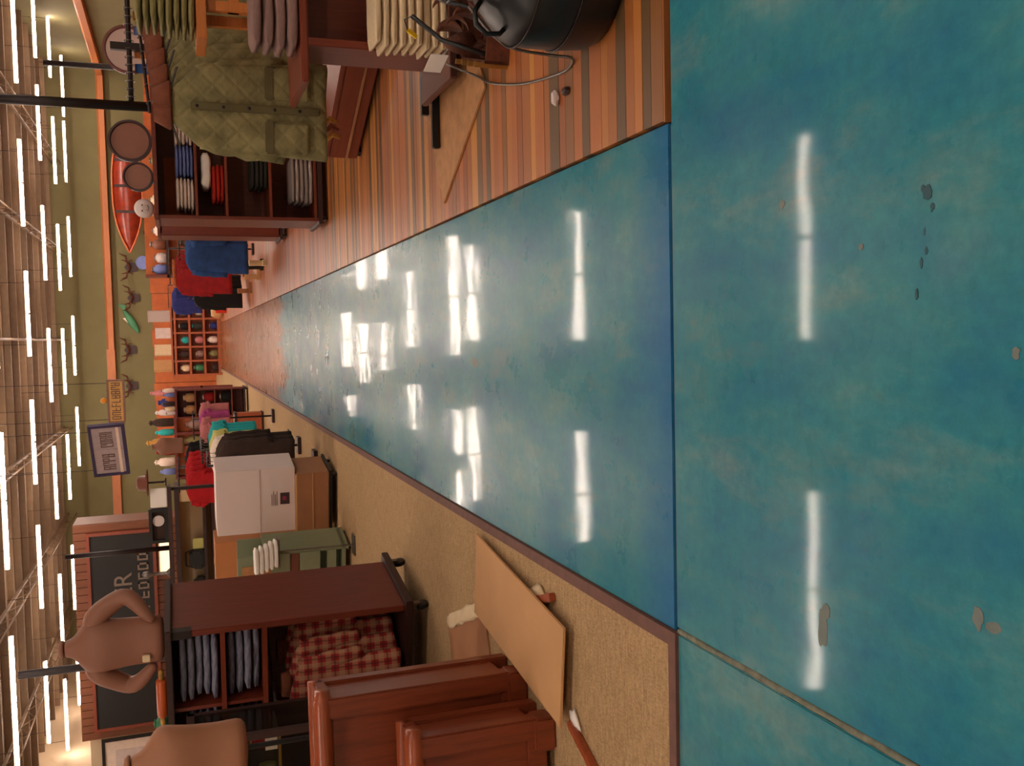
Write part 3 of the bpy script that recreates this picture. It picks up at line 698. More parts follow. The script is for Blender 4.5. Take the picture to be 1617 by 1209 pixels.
# caps and small goods on a far table
t = thing('goods_table', 'brown goods table with caps between the cabinet and red shirts', 'table', (1.75, 16.0, .013))
MB().box(0, 1.4, 0, .6, 1.36, 1.4).build('table_top', M_CHERRYX, t)
for x in (.03, 1.32):
    for y in (.03, .52): MB().box(x, x+.05, y, y+.05, 0, 1.36).build('leg', M_CHERRY, t)
def cap(loc, m, label, rz=0, s=1.):
    t = thing('cap', label, 'cap', loc, rz, 'caps on the goods table')
    MB().lathe([(.1*s, 0), (.098*s, .04*s), (.08*s, .09*s), (.04*s, .12*s), (.001, .125*s)], (0, 0, 0), 18).build('crown', m, t, smooth=True)
    b = MB(); b.rings([[(.1*s*math.cos(a), -.19*s*abs(math.sin(a))-.02*s if q else -.09*s*abs(math.sin(a)), .006+.004*(1-q)) for a in [R(18*j) for j in range(11)]] for q in (0, 1)], cap=False)
    o = b.build('brim', m, t); s_ = o.modifiers.new('s', 'SOLIDIFY'); s_.thickness = .008
cap((1.85, 16.1, 1.414), M_WHC, 'white cap on the brown goods table', R(-30)); cap((2.1, 16.15, 1.414), M_LIME, 'lime green cap on the brown goods table', R(10), 1.1)
cap((1.95, 16.4, 1.414), M_BLUEL, 'light blue cap on the brown goods table', R(-60)); cap((2.4, 16.2, 1.414), M_PALE, 'pale grey cap on the brown goods table', R(20))
# lanterns, jars etc. before the far wall
t = thing('goods_shelf', 'long dark goods shelf with jars before the far wall', 'shelf', (1.7, 26.0, .013))
MB().box(0, 3.6, 0, .5, 1.72, 1.78).build('shelf_board', M_DWOOD, t); MB().box(0, 3.6, 0, .5, 1.0, 1.05).build('shelf_board', M_DWOOD, t); MB().box(0, 3.6, .46, .5, 0, 2.3).build('back_panel', M_ORANGEP, t)
for x in (0, 3.54): MB().box(x, x+.06, 0, .5, 0, 2.3).build('side_panel', M_CHERRY, t)
def jar(loc, m, h, r, label, lidm=None, cat='jar', grp='jars on the goods shelf'):
    t = thing('jar', label, cat, loc, random.random()*6, grp)
    MB().lathe([(r*.8, 0), (r, .02), (r*1.05, h*.5), (r*.9, h*.8), (r*.5, h*.9), (r*.55, h)], (0, 0, 0), 16).build('jar_body', m, t, smooth=True)
    MB().lathe([(r*.6, h), (r*.62, h*1.06), (r*.15, h*1.1), (.001, h*1.14)], (0, 0, 0), 16).build('lid', lidm or M_STEEL, t, smooth=True)
for i, (x, z, m, h, lab) in enumerate(((1.9, 1.793, M_BLUEL, .34, 'lavender blue'), (2.2, 1.793, M_PALE, .28, 'pale'), (2.55, 1.793, M_TRAY, .36, 'brown'), (2.9, 1.793, M_WHC, .3, 'white'), (3.3, 1.793, M_REDC, .26, 'red'), (3.7, 1.793, M_CREAM, .34, 'cream'), (4.2, 1.793, M_TEAL, .3, 'turquoise'), (4.7, 1.793, M_KHAKI, .3, 'khaki'),
        (2.0, 1.063, M_STRAW, .4, 'straw coloured'), (2.6, 1.063, M_BRNC, .36, 'dark brown'), (3.2, 1.063, M_LIME, .3, 'lime'), (3.9, 1.063, M_MAUVE, .4, 'mauve'))):
    jar((x, 26.2, z), m, h, .13, lab + ' jar on the long dark goods shelf', None)

# ------------------------------------------------------------------ far wall decor
t = thing('canoe', 'varnished wooden canoe displayed on its side against the far wall', 'canoe', (6.65, 43.8, 3.40))
def hull(sc_=1., n=29):
    rg = []
    for i in range(n):
        u = -1 + 2*i/(n-1); hw = .60*max(.02, (1-abs(u)**2.6))*sc_; up_ = .34*abs(u)**3
        rg.append([(u*2.75*sc_, (.42*max(.12, 1-abs(u)**4))*math.cos(a)*-1*sc_*-1, hw*math.sin(a)*1.0+up_*.0) for a in [R(-90+15*k) for k in range(13)]])
    return rg
h = MB().rings(hull(), cap=False).build('hull', M_COPPER, t, smooth=True); s_ = h.modifiers.new('s', 'SOLIDIFY'); s_.thickness = .03
hr = hull()
for j in (0, 12): MB().tube([Vector(r_[j]) + Vector((0, -.01, 0)) for r_ in hr], .04, 6).build('gunwale', M_CANRIM, t, smooth=True)
for x in (-1.0, .1, 1.2): MB().box(x-.06, x+.06, -.01, .04, -.52, .52).build('thwart', M_DWOOD, t)
for x in (-1.8, 1.8):
    MB().box(x-.04, x+.04, .3, 1.18, -.62, -.56).build('wall_bracket', M_BLACK, t)
def antlers(loc, s, label):
    t = thing('antler_mount', label, 'antlers', loc)
    MB().prism([(-.2*s, -.35*s), (.2*s, -.35*s), (.28*s, .1*s), (0, .3*s), (-.28*s, .1*s)], .06, .12).build('plaque', M_DWOOD, t)
    for q in (-1, 1):
        MB().tube([(0, .02, 0), (q*.25*s, -.1, .15*s), (q*.55*s, -.12, .2*s), (q*.7*s, -.1, .5*s)], [.06*s, .05*s, .045*s, .02*s], 8).build('antler', M_RUST, t, smooth=True)
        for k in (.3, .55): MB().tube([(q*k*s, -.12, .18*s), (q*(k+.05)*s, -.2, .42*s)], [.04*s, .015*s], 7).build('tine', M_RUST, t, smooth=True)
        MB().tube([(q*.3*s, -.12, .15*s), (q*.36*s, -.2, -.12*s)], [.04*s, .015*s], 7).build('tine', M_RUST, t, smooth=True)
antlers((3.35, 44.88, 3.45), .85, 'brown antlers mounted on the far wall nearer the canoe tip')
antlers((2.0, 44.88, 3.40), .8, 'brown antlers mounted on the far wall nearer the green fish')
t = thing('mounted_fish', 'green and white fish mounted on the far wall', 'fish', (.95, 44.88, 3.5), R(0))
MB().lathe([(.001, -.6), (.09, -.45), (.16, -.1), (.15, .2), (.06, .55), (.03, .62)], (0, 0, 0), 16, .5, 1, mtx=Matrix.Rotation(R(60), 4, 'Y') @ Matrix.Rotation(R(90), 4, 'Z')).build('fish_body', M_GREENP, t, smooth=True)
MB().prism([(.5, .28), (.78, .55), (.72, .18)], -.02, .02).build('tail', M_GREENP, t); MB().prism([(-.1, .1), (.15, .35), (.2, .15)], -.02, .02).build('fin', M_WHC, t)
antlers((-.3, 44.88, 3.62), .8, 'small dark antlers beyond the fish on the far wall')
antlers((-1.9, 44.88, 3.62), .8, 'small dark antlers under the yellow hanging sign')
disc('wall_plate', (3.55, 44.80, 2.62), .3, R(-4), M_BLUEL, M_BLUEL, 'light blue round plate leaning above the orange panels', 'plate')
# cubby hutch at the end of the aisle
t = thing('cubby_hutch', 'orange wooden hutch of cubby holes closing the aisle', 'hutch', (-1.3, 38.0, .0))
W, H_ = 2.75, 1.78; nx_, nz_ = 5, 3
MB().box(0, W, .5, .53, .05, H_).build('back_panel', M_HUTCH, t)
for i in range(nx_+1):
    x = i*(W-.07)/nx_; MB().box(x, x+.07, 0, .5, 0, H_).build('upright', M_HUTCH, t)
for k in range(nz_+1):
    z = .12 + k*(H_-.2)/nz_
    for i in range(nx_):
        x = i*(W-.07)/nx_+.07; MB().box(x, x+(W-.07)/nx_-.07, .01, .5, z-.05, z+.03).build('shelf', M_HUTCH, t)
MB().box(-.05, W+.05, -.03, .53, H_, H_+.06).build('top_board', M_HUTCH, t)
cm = [M_BRNC, M_KHAKI, M_WHC, M_NAVY, M_BLKC, M_GREENP, M_MAUVE, M_PINK, M_DGREEN, M_GREYK, M_CREAM, M_BRNC, M_TEAL, M_BLKC, M_MAUVE]
cn = ['dark brown', 'khaki', 'white', 'royal blue', 'black', 'green', 'mauve', 'pink', 'dark tartan', 'grey', 'cream', 'deep brown', 'turquoise', 'jet black', 'dusky mauve']
for k in range(nz_):
    for i in range(nx_):
        q = k*nx_+i; x = -1.3 + i*(W-.07)/nx_ + .30; z = .12 + k*(H_-.2)/nz_ + .03
        jar((x, 38.2, z), cm[q], .26+.05*(q % 3), .13, cn[q] + ' crock in a cubby of the orange hutch', cm[(q+4) % 15], 'crock', 'crocks in the hutch')
for i, (x, m, lab, h) in enumerate(((1.0, M_GREYK, 'grey', .75), (.35, M_PALE, 'pale', .5), (-.3, M_CREAM, 'cream', .55), (-.9, M_CARD, 'tan', .6))):
    t = thing('storage_tin', lab + ' tin box standing on the orange hutch', 'box', (x, 38.25, H_+.06), R(10*i-10), 'tins on the hutch')
    MB().box(-.2, .2, -.15, .15, 0, h).build('tin_body', m, t, bevel=.01); MB().box(-.21, .21, -.16, .16, h, h+.05).build('lid', m, t, bevel=.01)
tag(MB().lathe([(.24, 0), (.3, .1), (.3, .3), (.24, .42), (.2, .42)], (0, 0, 0), 20).build('wicker_basket', M_CARD, loc=(1.15, 35.6, .012), smooth=True), 'tan round basket standing before the orange hutch', 'basket')
tag(MB().box(-.25, .25, -.15, .15, 0, .35).build('red_crate', M_REDB, loc=(1.2, 33.2, .013), bevel=.01), 'bright red box on planks before the orange hutch', 'box')

# ------------------------------------------------------------------ hanging signs on the left
def glyphs(parent, n, x0, x1, z0, z1, y, m):
    rnd = random.Random(int(x0*100)+n); st = (x1-x0)/n
    for i in range(n):
        a = x0+st*i+st*.12; b_ = a+st*.72; th = st*.17; g = MB()
        g.box(a, a+th, y-.012, y, z0, z1); r_ = rnd.random()
        if r_ < .75: g.box(b_-th, b_, y-.012, y, z0 + (0 if rnd.random() < .6 else (z1-z0)*.5), z1)
        for zz in ((z1-th, z1) if rnd.random() < .75 else None, ((z0+z1)/2-th/2, (z0+z1)/2+th/2) if rnd.random() < .6 else None, (z0, z0+th) if rnd.random() < .5 else None):
            if zz: g.box(a+th, b_, y-.012, y, *zz)
        g.build('letter', m, parent)
t = thing('hanging_sign', 'white two-panel sign in an indigo frame hung from rods', 'sign', (-2.36, 22.6, 2.83), R(-26)); t.rotation_euler = (0, R(-2.5), R(-26))
MB().box(-.60, .60, 0, .05, 0, .62).build('sign_face', M_SIGNW, t)
for x0, x1, z0, z1 in ((-.66, .66, -.07, 0), (-.66, .66, .62, .68), (-.66, -.60, 0, .62), (.60, .66, 0, .62)): MB().box(x0, x1, -.03, .07, z0, z1).build('frame_bar', M_SIGNB, t)
MB().box(-.03, .03, -.01, 0, .02, .60).build('divider', M_SIGNW, t)
for x0, x1 in ((-.60, .60),): MB().box(x0, x1, -.012, 0, .06, .12).build('rule', M_WHC, t)
glyphs(t, 4, -.52, -.08, .2, .46, 0, M_SIGNL); glyphs(t, 5, .08, .54, .2, .46, 0, M_SIGNL)
for x in (-.5, .5): MB().tube([(x, .02, .68), (x+.13, .02, 3.72)], .008, 6).build('hanging_rod', M_DKMETAL, t)
t = thing('hanging_sign', 'yellow lettered sign in a mauve frame with orange knob', 'sign', (-1.25, 22.0, 2.74), R(-6))
MB().box(-.44, .44, 0, .04, .03, .31).build('sign_face', M_SIGNY, t)
for x0, x1, z0, z1 in ((-.47, .47, -.01, .03), (-.47, .47, .31, .35), (-.47, -.44, .03, .31), (.44, .47, .03, .31)): MB().box(x0, x1, -.02, .06, z0, z1).build('frame_bar', M_MAUVE, t)
glyphs(t, 9, -.41, .42, .08, .26, 0, M_SIGNL)
MB().lathe([(.001, 0), (.05, .02), (.065, .07), (.04, .12), (.001, .14)], (.02, .02, .35), 14).build('knob', mat('amber_knob', (230, 150, 30), .4), t, smooth=True)
for x in (-.4, .4): MB().tube([(x, .02, .35), (x, .02, 3.80)], .007, 6).build('hanging_rod', M_DKMETAL, t)

# ------------------------------------------------------------------ left: chalkboard, picture
t = thing('chalkboard', 'long black chalkboard with chalk lettering on the honey panelled wall', 'chalkboard', (-7.4, 25.9, 2.42))
MB().box(-2.5, 2.5, 0, .1, 0, 1.5).build('board_face', M_CHALK, t)
for x0, x1, z0, z1 in ((-2.58, 2.58, -.08, 0), (-2.58, 2.58, 1.5, 1.58), (-2.58, -2.5, 0, 1.5), (2.5, 2.58, 0, 1.5)): MB().box(x0, x1, -.03, .1, z0, z1).build('frame_bar', M_CHERRYX, t)
me = text_mesh('ER', .62); me.materials.append(M_LETTER); o = link('chalk_writing', me, t, (1.15, -.006, .72)); o.rotation_euler = (R(90), 0, 0)
glyphs(t, 6, .5, 2.0, .12, .38, 0, M_LETTER)
t = thing('framed_picture', 'black framed pale picture on the white partition', 'picture', (-11.2, 26.36, 2.55))
MB().box(-.75, .75, 0, .03, 0, 1.25).build('picture', M_WHC, t)
for x0, x1, z0, z1 in ((-.83, .83, -.08, 0), (-.83, .83, 1.25, 1.33), (-.83, -.75, 0, 1.25), (.75, .83, 0, 1.25)): MB().box(x0, x1, -.03, .04, z0, z1).build('frame_bar', M_BLACK, t)
MB().box(-.5, .5, -.01, 0, .25, 1.0).build('inner_panel', M_PALE, t)
t = thing('lit_panel', 'glowing cream panel above the counter at the honey wall', 'sign', (-5.35, 25.6, 2.02), 0)
MB().box(-.55, .62, 0, .08, 0, .22).build('panel_face', emis('glowing_cream', (1, .82, .5, 1), .6), t); MB().box(-.58, .65, .02, .12, -.03, .25).build('casing', M_CREAMP, t); MB().box(-.03, .03, .1, .385, .08, .12).build('wall_arm', M_BLACK, t)

# ------------------------------------------------------------------ left: cream hutch with counter
t = thing('cream_hutch', 'cream painted hutch with brown shelf boards behind the cartons', 'hutch', (-4.3, 15.0, .012))
MB().box(0, 2.05, .42, .46, 0, 1.72).build('back_panel', M_CREAMP, t)
for x in (0, 1.88): MB().box(x, x+.17, 0, .42, 0, 1.66).build('upright', M_CREAMP, t)
for z in (1.28, 1.16, .6): MB().box(.17, 1.88, 0, .42, z, z+.045).build('shelf_board', M_DWOOD, t)
MB().box(-.05, 2.12, -.05, .48, 1.66, 1.73).build('top_board', M_DWOOD, t, bevel=.004)
t = thing('camera_bag', 'black bag with buckles standing in the cream hutch', 'bag', (-3.35, 15.2, 1.34))
MB().box(-.15, .15, -.1, .12, 0, .17).build('bag_body', M_BLACK, t, bevel=.02); MB().box(-.11, .1, -.08, .1, .16, .22).build('flap', M_BLACK, t, bevel=.015); MB().tube([(-.14, 0, .16), (-.1, 0, .27), (.1, 0, .27), (.14, 0, .16)], .012, 6).build('handle', M_BLACK, t)
for x in (-.1, .1): MB().lathe([(.008, -.01), (.025, 0), (.008, .01)], (x, -.11, .05), 10).build('buckle', M_STEEL, t)
t = thing('camera_bag', 'small black bag in the hutch beside the cabinet end', 'bag', (-3.78, 15.2, 1.34))
MB().box(-.14, .14, -.1, .12, 0, .13).build('bag_body', M_BLACK, t, bevel=.02); MB().box(-.1, .1, -.08, .1, .12, .17).build('flap', M_BLACK, t, bevel=.015)
tag(MB().box(-.08, .08, -.02, .02, 0, .16).build('yellow_box', M_YEL, loc=(-3.12, 15.2, 1.34), rz=.3, bevel=.01), 'pale yellow box in the cream hutch beside the black bag', 'box')
for i in range(5):
    b = MB().lathe([(.045, 0), (.062, .05), (.06, .25), (.04, .36), (.015, .42)], (0, 0, 0), 12)
    tag(b.build('straw_bundle', M_STRAW, loc=(-3.02-.13*i, 12.0+.05*i, .72), smooth=True), 'straw bundle on the low shelf beside the sage cart,' + AO[i], 'straw bundle', 'straw bundles')
t = thing('low_shelf', 'low plain shelf carrying the straw bundles', 'shelf', (-3.75, 11.85, .012)); MB().box(0, .9, 0, .4, .66, .705).build('shelf_board', M_DWOOD, t)
for x in (.02, .82): MB().box(x, x+.05, .02, .38, 0, .66).build('leg', M_DWOOD, t)
# rail with tall pole
t = thing('display_rail', 'dark display rail with a tall thin pole behind the cartons', 'rack', (-3.45, 12.7, .012))
MB().box(0, 1.62, -.12, .12, 1.74, 1.79).build('rail_board', M_DWOOD, t); MB().tube([(.82, 0, 1.79), (.82, 0, 3.0)], .032, 8).build('pole', M_DKMETAL, t, smooth=True)
for x in (.02, 1.56): MB().box(x, x+.04, -.03, .03, 0, 1.74).build('post', M_DKMETAL, t); MB().box(x, x+.04, -.28, .28, 0, .04).build('foot', M_BLACK, t)
tag(MB().box(-.12, .12, -.08, .08, 0, .2).build('white_box', M_WHITE, loc=(-1.975, 12.68, 1.803), rz=.2, bevel=.008), 'small white box standing on the dark display rail', 'box')
t = thing('mantel_clock', 'black framed clock on the dark display rail', 'clock', (-2.33, 12.7, 1.803))
for x0, x1, z0, z1 in ((-.22, .22, 0, .04), (-.22, .22, .19, .23), (-.22, -.18, .04, .19), (.18, .22, .04, .19)): MB().box(x0, x1, -.05, .05, z0, z1).build('frame_bar', M_BLACK, t)
MB().box(-.18, .18, .0, .04, .04, .19).build('clock_back', M_BRNC, t); MB().lathe([(.001, -.01), (.07, -.01), (.07, .01), (.001, .01)], (0, 0, 0), 20, mtx=Matrix.Translation((.06, -.01, .115)) @ Matrix.Rotation(R(90), 4, 'X')).build('dial', M_PALE, t)
t = thing('felt_hat', 'brown felt hat on a dark stand over the rail', 'hat', (-1.775, 12.7, 1.803))
MB().lathe([(.05, 0), (.05, .015), (.012, .03), (.012, .24)], (0, 0, 0), 12).build('hat_stand', M_DKMETAL, t); MB().lathe([(.17, .22), (.18, .235), (.1, .25), (.09, .33), (.05, .36), (.001, .35)], (0, 0, 0), 24).build('hat_crown', M_LEATHER, t, smooth=True)
tag(MB().lathe([(.06, 0), (.05, .02), (.02, .05), (.025, .2), (.045, .26), (.04, .32), (.001, .34)], (0, 0, 0), 14).build('table_lamp_base', M_STEEL, loc=(-2.95, 12.7, 1.803), smooth=True), 'grey turned metal finial standing on the dark display rail', 'ornament')

# ------------------------------------------------------------------ left: cartons
t = thing('white_carton', 'large white printed carton on a tan crate', 'carton', (-1.73, 10.35, .46), R(-10))
MB().box(-.36, .36, 0, .55, 0, .82).build('carton_body', M_WHITEB, t, bevel=.006)
MB().box(-.362, .362, -.003, .0, .365, .372).build('tape_seam', mat('carton_seam', (188, 160, 150), .7), t)
MB().box(-.05, .08, -.003, 0, .06, .16).build('printed_block', mat('printed_dark_block', (66, 44, 48), .7, .2, 40), t)
MB().box(-.005, .04, -.005, 0, .095, .135).build('printed_mark', mat('printed_red_mark', (150, 50, 70), .7), t)
for i in range(4): MB().box(-.06, .10-.03*(i % 2), -.003, 0, .19+.018*i, .196+.018*i).build('printed_line', M_SIGNL, t)
t = thing('tan_crate', 'tan crate on a black wheeled base under the white carton', 'crate', (-1.80, 10.30, .012), R(-10))
MB().box(-.38, .36, 0, .6, .09, .435).build('crate_body', M_CARD2, t, bevel=.006); MB().box(-.40, .38, -.02, .62, .06, .09).build('black_base', M_BLACK, t); MB().box(-.38, .36, -.006, 0, .26, .27).build('batten', M_CARD, t)
for x in (-.34, .32):
    for y in (.04, .54): MB().lathe([(.01, -.012), (.03, -.01), (.03, .01), (.01, .012)], (0, 0, 0), 12, mtx=Matrix.Translation((x, y, .03)) @ Matrix.Rotation(R(90), 4, 'Y')).build('caster', M_BLACK, t)
MB().box(-.36, .34, .02, .55, .435, .447).build('crate_top', M_CARD, t)
t = thing('cardboard_box', 'plain brown cardboard box behind the sage cabinet', 'box', (-2.62, 11.0, .012), R(-6))
MB().box(-.36, .36, 0, .5, 0, 1.28).build('box_body', mat('orange_brown_card', (182, 116, 66), .8, .06), t, bevel=.006); MB().box(-.03, .03, -.003, .5, 1.278, 1.283).build('tape_strip', M_CARD, t)
# sage cabinet
t = thing('sage_cabinet', 'sage green slatted display cart with photo panel beside the cartons', 'cart', (-2.10, 9.45, .012), R(-14))
MB().box(-.03, 0, 0, .45, .03, .86).build('side_post', M_SAGE, t); MB().box(-.62, -.59, 0, .45, .03, 1.10).build('side_post', M_SAGE, t)
MB().box(-.59, -.03, .40, .43, .1, 1.10).build('back_panel', M_SAGE, t)
MB().box(-.60, -.02, -.015, .02, .72, 1.12).build('top_panel', M_SAGE, t, bevel=.004)
MB().box(-.58, -.12, -.022, -.014, .80, 1.08).build('photo_panel', M_KRAFT, t)
for k in range(5): MB().box(-.56+.02*k, -.50+.07*k, -.028, -.02, 1.02-.05*k, 1.04-.05*k).build('photo_mark', M_DGREEN, t)
MB().box(-.60, -.02, -.015, .02, .62, .72).build('rail_panel', M_SAGE, t); MB().box(-.59, -.03, -.005, .3, .53, .60).build('red_tray', M_LEATHER, t)
MB().box(-.60, -.02, -.015, .02, .32, .52).build('rail_panel', M_SAGE, t); MB().box(-.60, -.02, -.015, .02, .16, .25).build('rail_panel', M_SAGE, t)
MB().box(-.60, 0, .0, .43, .06, .10).build('floor_board', M_SAGE, t)
for x in (-.58, -.04):
    for y in (.04, .40): MB().lathe([(.01, -.012), (.03, -.01), (.03, .01), (.01, .012)], (0, 0, 0), 12, mtx=Matrix.Translation((x, y, .03)) @ Matrix.Rotation(R(90), 4, 'Y')).build('caster', M_BLACK, t)
for i in range(5):
    w_ = .34 - .05*i
    o = MB().box(-w_/2, w_/2, -.05, .05, -.02, .02) if False else None
t = thing('white_towel_rack', 'thin steel bracket holding white linens before the sage cart', 'bracket', (-2.06, 9.30, .012)); MB().tube([(0, 0, 0), (0, 0, .74)], .008, 6).build('upright', M_STEEL, t); MB().box(-.14, .14, -.1, .1, .735, .745).build('plate', M_STEEL, t); MB().box(-.1, .1, -.08, .08, 0, .012).build('base', M_STEEL, t)
for i in range(5): folded('folded_linen', M_WHITE, (-2.07-.018*i, 9.30, .758+.046*i), (.26-.0*i, .2, .0445), 'bright white folded linen before the sage cart, ' + ('topmost' if i == 4 else ORD[i]) + ' of the stack', 'linen', 'white linens', .1, i % 3)

# ------------------------------------------------------------------ left: brown sweatshirts and coloured shirts
rack('dark rack carrying brown fleeces beside the white carton', (-1.40, 11.42, 1.22), (-1.33, 11.66, 1.22), .012)
for i in range(3):
    g = shirt('brown_fleece', M_BRNC, (-1.40+.035*i, 11.42+.12*i, 1.22), R(-10), .42, .88, .09, ['dark brown fleece with pale chest emblem hung foremost', 'dark brown fleece hung in the middle of three', 'dark brown fleece hung rearmost of three'][i], 'fleece', 'brown fleeces', i, .6)
    if i == 0:
        MB().box(-.10, .03, -.068, -.03, -.25, -.12).build('chest_emblem', mat('pale_emblem', (150, 134, 130), .8, .4, 60), g, bevel=.004); MB().box(.03, .07, -.068, -.03, -.25, -.13).build('emblem_stripe', M_SIGNB, g)
rack('dark rack carrying turquoise, yellow and white shirts', (-1.53, 12.55, 1.26), (-1.32, 13.32, 1.26), .012)
for i in range(8):
    m_ = [M_WHC, M_WHC, M_WHC, M_YEL, M_YEL, M_TEAL, M_TEAL, M_TEAL][i]; nm = ['white', 'white', 'white', 'pale yellow', 'pale yellow', 'turquoise', 'turquoise', 'turquoise'][i]
    shirt('t_shirt', m_, (-1.53+.03*i, 12.55+.11*i, 1.26), R(4), .40, .62, .075, nm + ' shirt on the rack of coloured shirts,' + AO[7-i], 'shirt', nm + ' shirts', i, .22)
rack('tall dark rack carrying bright red and black shirts', (-2.08, 13.95, 1.56), (-1.72, 14.55, 1.56), .012)
for i in range(7):
    m_ = M_REDC if i < 5 else M_BLKC; nm = 'bright red' if i < 5 else 'plain black'
    shirt('knit_shirt', MATS['bright_scarlet'] if False else (mat('scarlet_cloth', (190, 16, 26), .85, .2, 8) if i < 5 else M_BLKC), (-2.08+.06*i, 13.95+.10*i, 1.56), R(2), .42, .62, .07, nm + ' shirt on the tall rack behind the white carton,' + AO[6-i], 'shirt', nm + ' shirts', i, .3)

# ------------------------------------------------------------------ left: far red goods shelf, pink goods
shelf_unit('goods_shelf', 'deep red goods shelf far along the carpet edge', -1.85, -1.15, 24.0, 24.6, 1.66, (1.25, .8, .4), mat('deep_red_wood', (104, 34, 24), .5, .2))
for i, (z, m, lab) in enumerate(((.413, M_BLKC, 'black'), (.813, M_REDC, 'deep red'), (1.263, M_CARD, 'tan'))):
    for k in range(2): jar((-1.66+.3*k, 24.25, z+.002), m, .24, .11, lab + ' jar on the deep red goods shelf, ' + ('closer to' if k else 'away from') + ' the aisle', M_PALE, 'jar', 'jars on the red shelf')
for i in range(6): jar((-1.72+.11*i, 24.25, 1.72), [M_PALE, M_CREAM, M_BRNC, M_ORANGEP, M_BLUEL, M_WHC][i], .2+.04*(i % 3), .05, ['pale', 'cream', 'dark brown', 'orange', 'lavender blue', 'white'][i] + ' bottle atop the deep red goods shelf', None, 'bottle', 'bottles on the red shelf')
t = thing('goods_ledge', 'dark red ledge of small goods under the two hanging signs', 'shelf', (-4.3, 31.0, .012))
MB().box(0, 2.9, 0, .45, 1.72, 1.80).build('ledge_board', MATS['deep_red_wood'], t); MB().box(0, 2.9, 0, .45, .9, .97).build('ledge_board', MATS['deep_red_wood'], t); MB().box(0, 2.9, .42, .45, 0, 1.8).build('back_panel', M_ORANGEP, t)
for x in (0, 1.4, 2.82): MB().box(x, x+.08, 0, .42, 0, 1.72).build('upright', MATS['deep_red_wood'], t)
for i, (m, h, lab) in enumerate(((M_BLUEL, .42, 'lavender blue'), (M_WHC, .55, 'white'), (M_REDC, .5, 'deep red'), (M_STRAW, .75, 'straw coloured'), (M_TEAL, .5, 'turquoise'), (M_BRNC, .66, 'dark brown'), (M_PALE, .48, 'pale'), (M_NAVY, .4, 'royal blue'), (M_PINK, .6, 'pink'))):
    jar((-4.05+.31*i, 31.2, 1.815), m, h, .10+.03*(i % 2), lab + ' vase on the dark red ledge under the signs', m, 'vase', 'vases on the dark red ledge')
for i, (m, h, lab) in enumerate(((M_PALE, .42, 'pale'), (M_REDB, .5, 'bright red'), (M_KHAKI, .5, 'khaki'), (M_MAUVE, .45, 'mauve'), (M_CREAM, .4, 'cream'), (M_BLKC, .46, 'black'))):
    jar(((-4.02, -3.56, -3.10, -2.6, -2.16, -1.70)[i], 31.2, .985), m, h, .15, lab + ' crock on the lower board of the dark red ledge', m, 'crock', 'crocks on the dark red ledge')
t = thing('wooden_chest', 'orange brown wooden chest on carpet by the aisle', 'chest', (-1.70, 19.8, .012)); MB().box(-.24, .24, -.2, .2, .04, .52).build('chest_body', M_HUTCH, t, bevel=.006); MB().box(-.26, .26, -.22, .22, .52, .57).build('lid', M_DWOOD, t, bevel=.006); MB().box(-.25, .25, -.21, .21, 0, .04).build('plinth', M_DWOOD, t)
rack('dark rack carrying small pink tops', (-1.62, 16.85, 1.30), (-1.26, 17.18, 1.30), .012)
for i in range(4): shirt('pink_top', [M_PINK, M_PINK, mat('magenta_cloth', (176, 70, 130), .85), M_PINK][i], (-1.62+.12*i, 16.85+.11*i, 1.30), R(-4), .34, .5, .07, ['pink', 'pink', 'magenta', 'pink'][i] + ' small top beyond the turquoise shirts,' + AO[3-i], 'top', 'pink tops', i, .2)

# ------------------------------------------------------------------ mannequins
def mannequin(name, label, loc, rz, m, s=1., arms=True):
    t = thing(name, label, 'mannequin', loc, rz)
    prof = [(.0, .155, .10), (.06, .165, .105), (.14, .156, .098), (.22, .160, .098), (.32, .165, .108), (.40, .180, .112), (.45, .186, .10), (.48, .16, .088), (.51, .115, .075), (.54, .07, .06), (.575, .052, .052), (.60, .05, .05)]
    rg = []
    for z, a, b_ in prof:
        rg.append([(a*s*math.copysign(abs(math.cos(2*math.pi*k/24))**.85, math.cos(2*math.pi*k/24)), b_*s*math.sin(2*math.pi*k/24) - (.012*s if .3 < z < .42 and math.sin(2*math.pi*k/24) < 0 else 0), z*s) for k in range(24)])
    body = MB().rings(rg)
    if arms:
        for q in (-1, 1):
            pts = [(q*.11, 0, .455), (q*.175, 0, .425), (q*.225, .01, .37), (q*.265, .02, .31), (q*.305, .02, .245), (q*.30, -.005, .205), (q*.265, -.03, .165), (q*.215, -.05, .125), (q*.175, -.055, .095), (q*.15, -.06, .06)]
            body.tube([tuple(c*s for c in p) for p in pts], [r_*s for r_ in (.05, .072, .07, .064, .06, .058, .05, .042, .036, .026)], 12)
    body.build('torso', m, t, smooth=True, sub=1)
    MB().lathe([(.052*s, 0), (.056*s, .012*s), (.04*s, .03*s), (.001, .034*s)], (0, 0, .60*s), 20).build('neck_cap', m, t, smooth=True)
    return t
mn = mannequin('mannequin', 'tan headless mannequin with hands on hips atop the plaid shirt cabinet', (-2.0, 6.72, 1.752), R(-8), M_MANN, 1.05)
MB().box(-.11, -.06, -.12, -.10, .10, .15).build('hip_patch', M_CREAM, mn, bevel=.004)
t = mannequin('bust_form', 'peach bust form on a thin pole cropped at the bench bins', (-2.13, 5.02, 1.33), R(12), M_MANN2, .96, False)
MB().tube([(0, 0, .02), (0, 0, -1.30)], .014, 8).build('stand_pole', M_BLACK, t); MB().lathe([(.16, -1.309), (.16, -1.295), (.02, -1.275)], (0, 0, 0), 20).build('stand_base', M_BLACK, t)
t = mannequin('bust_form', 'small tan bust form far off among the red and white shirts', (-1.56, 15.0, 1.56), R(20), M_MANN, .75, False)
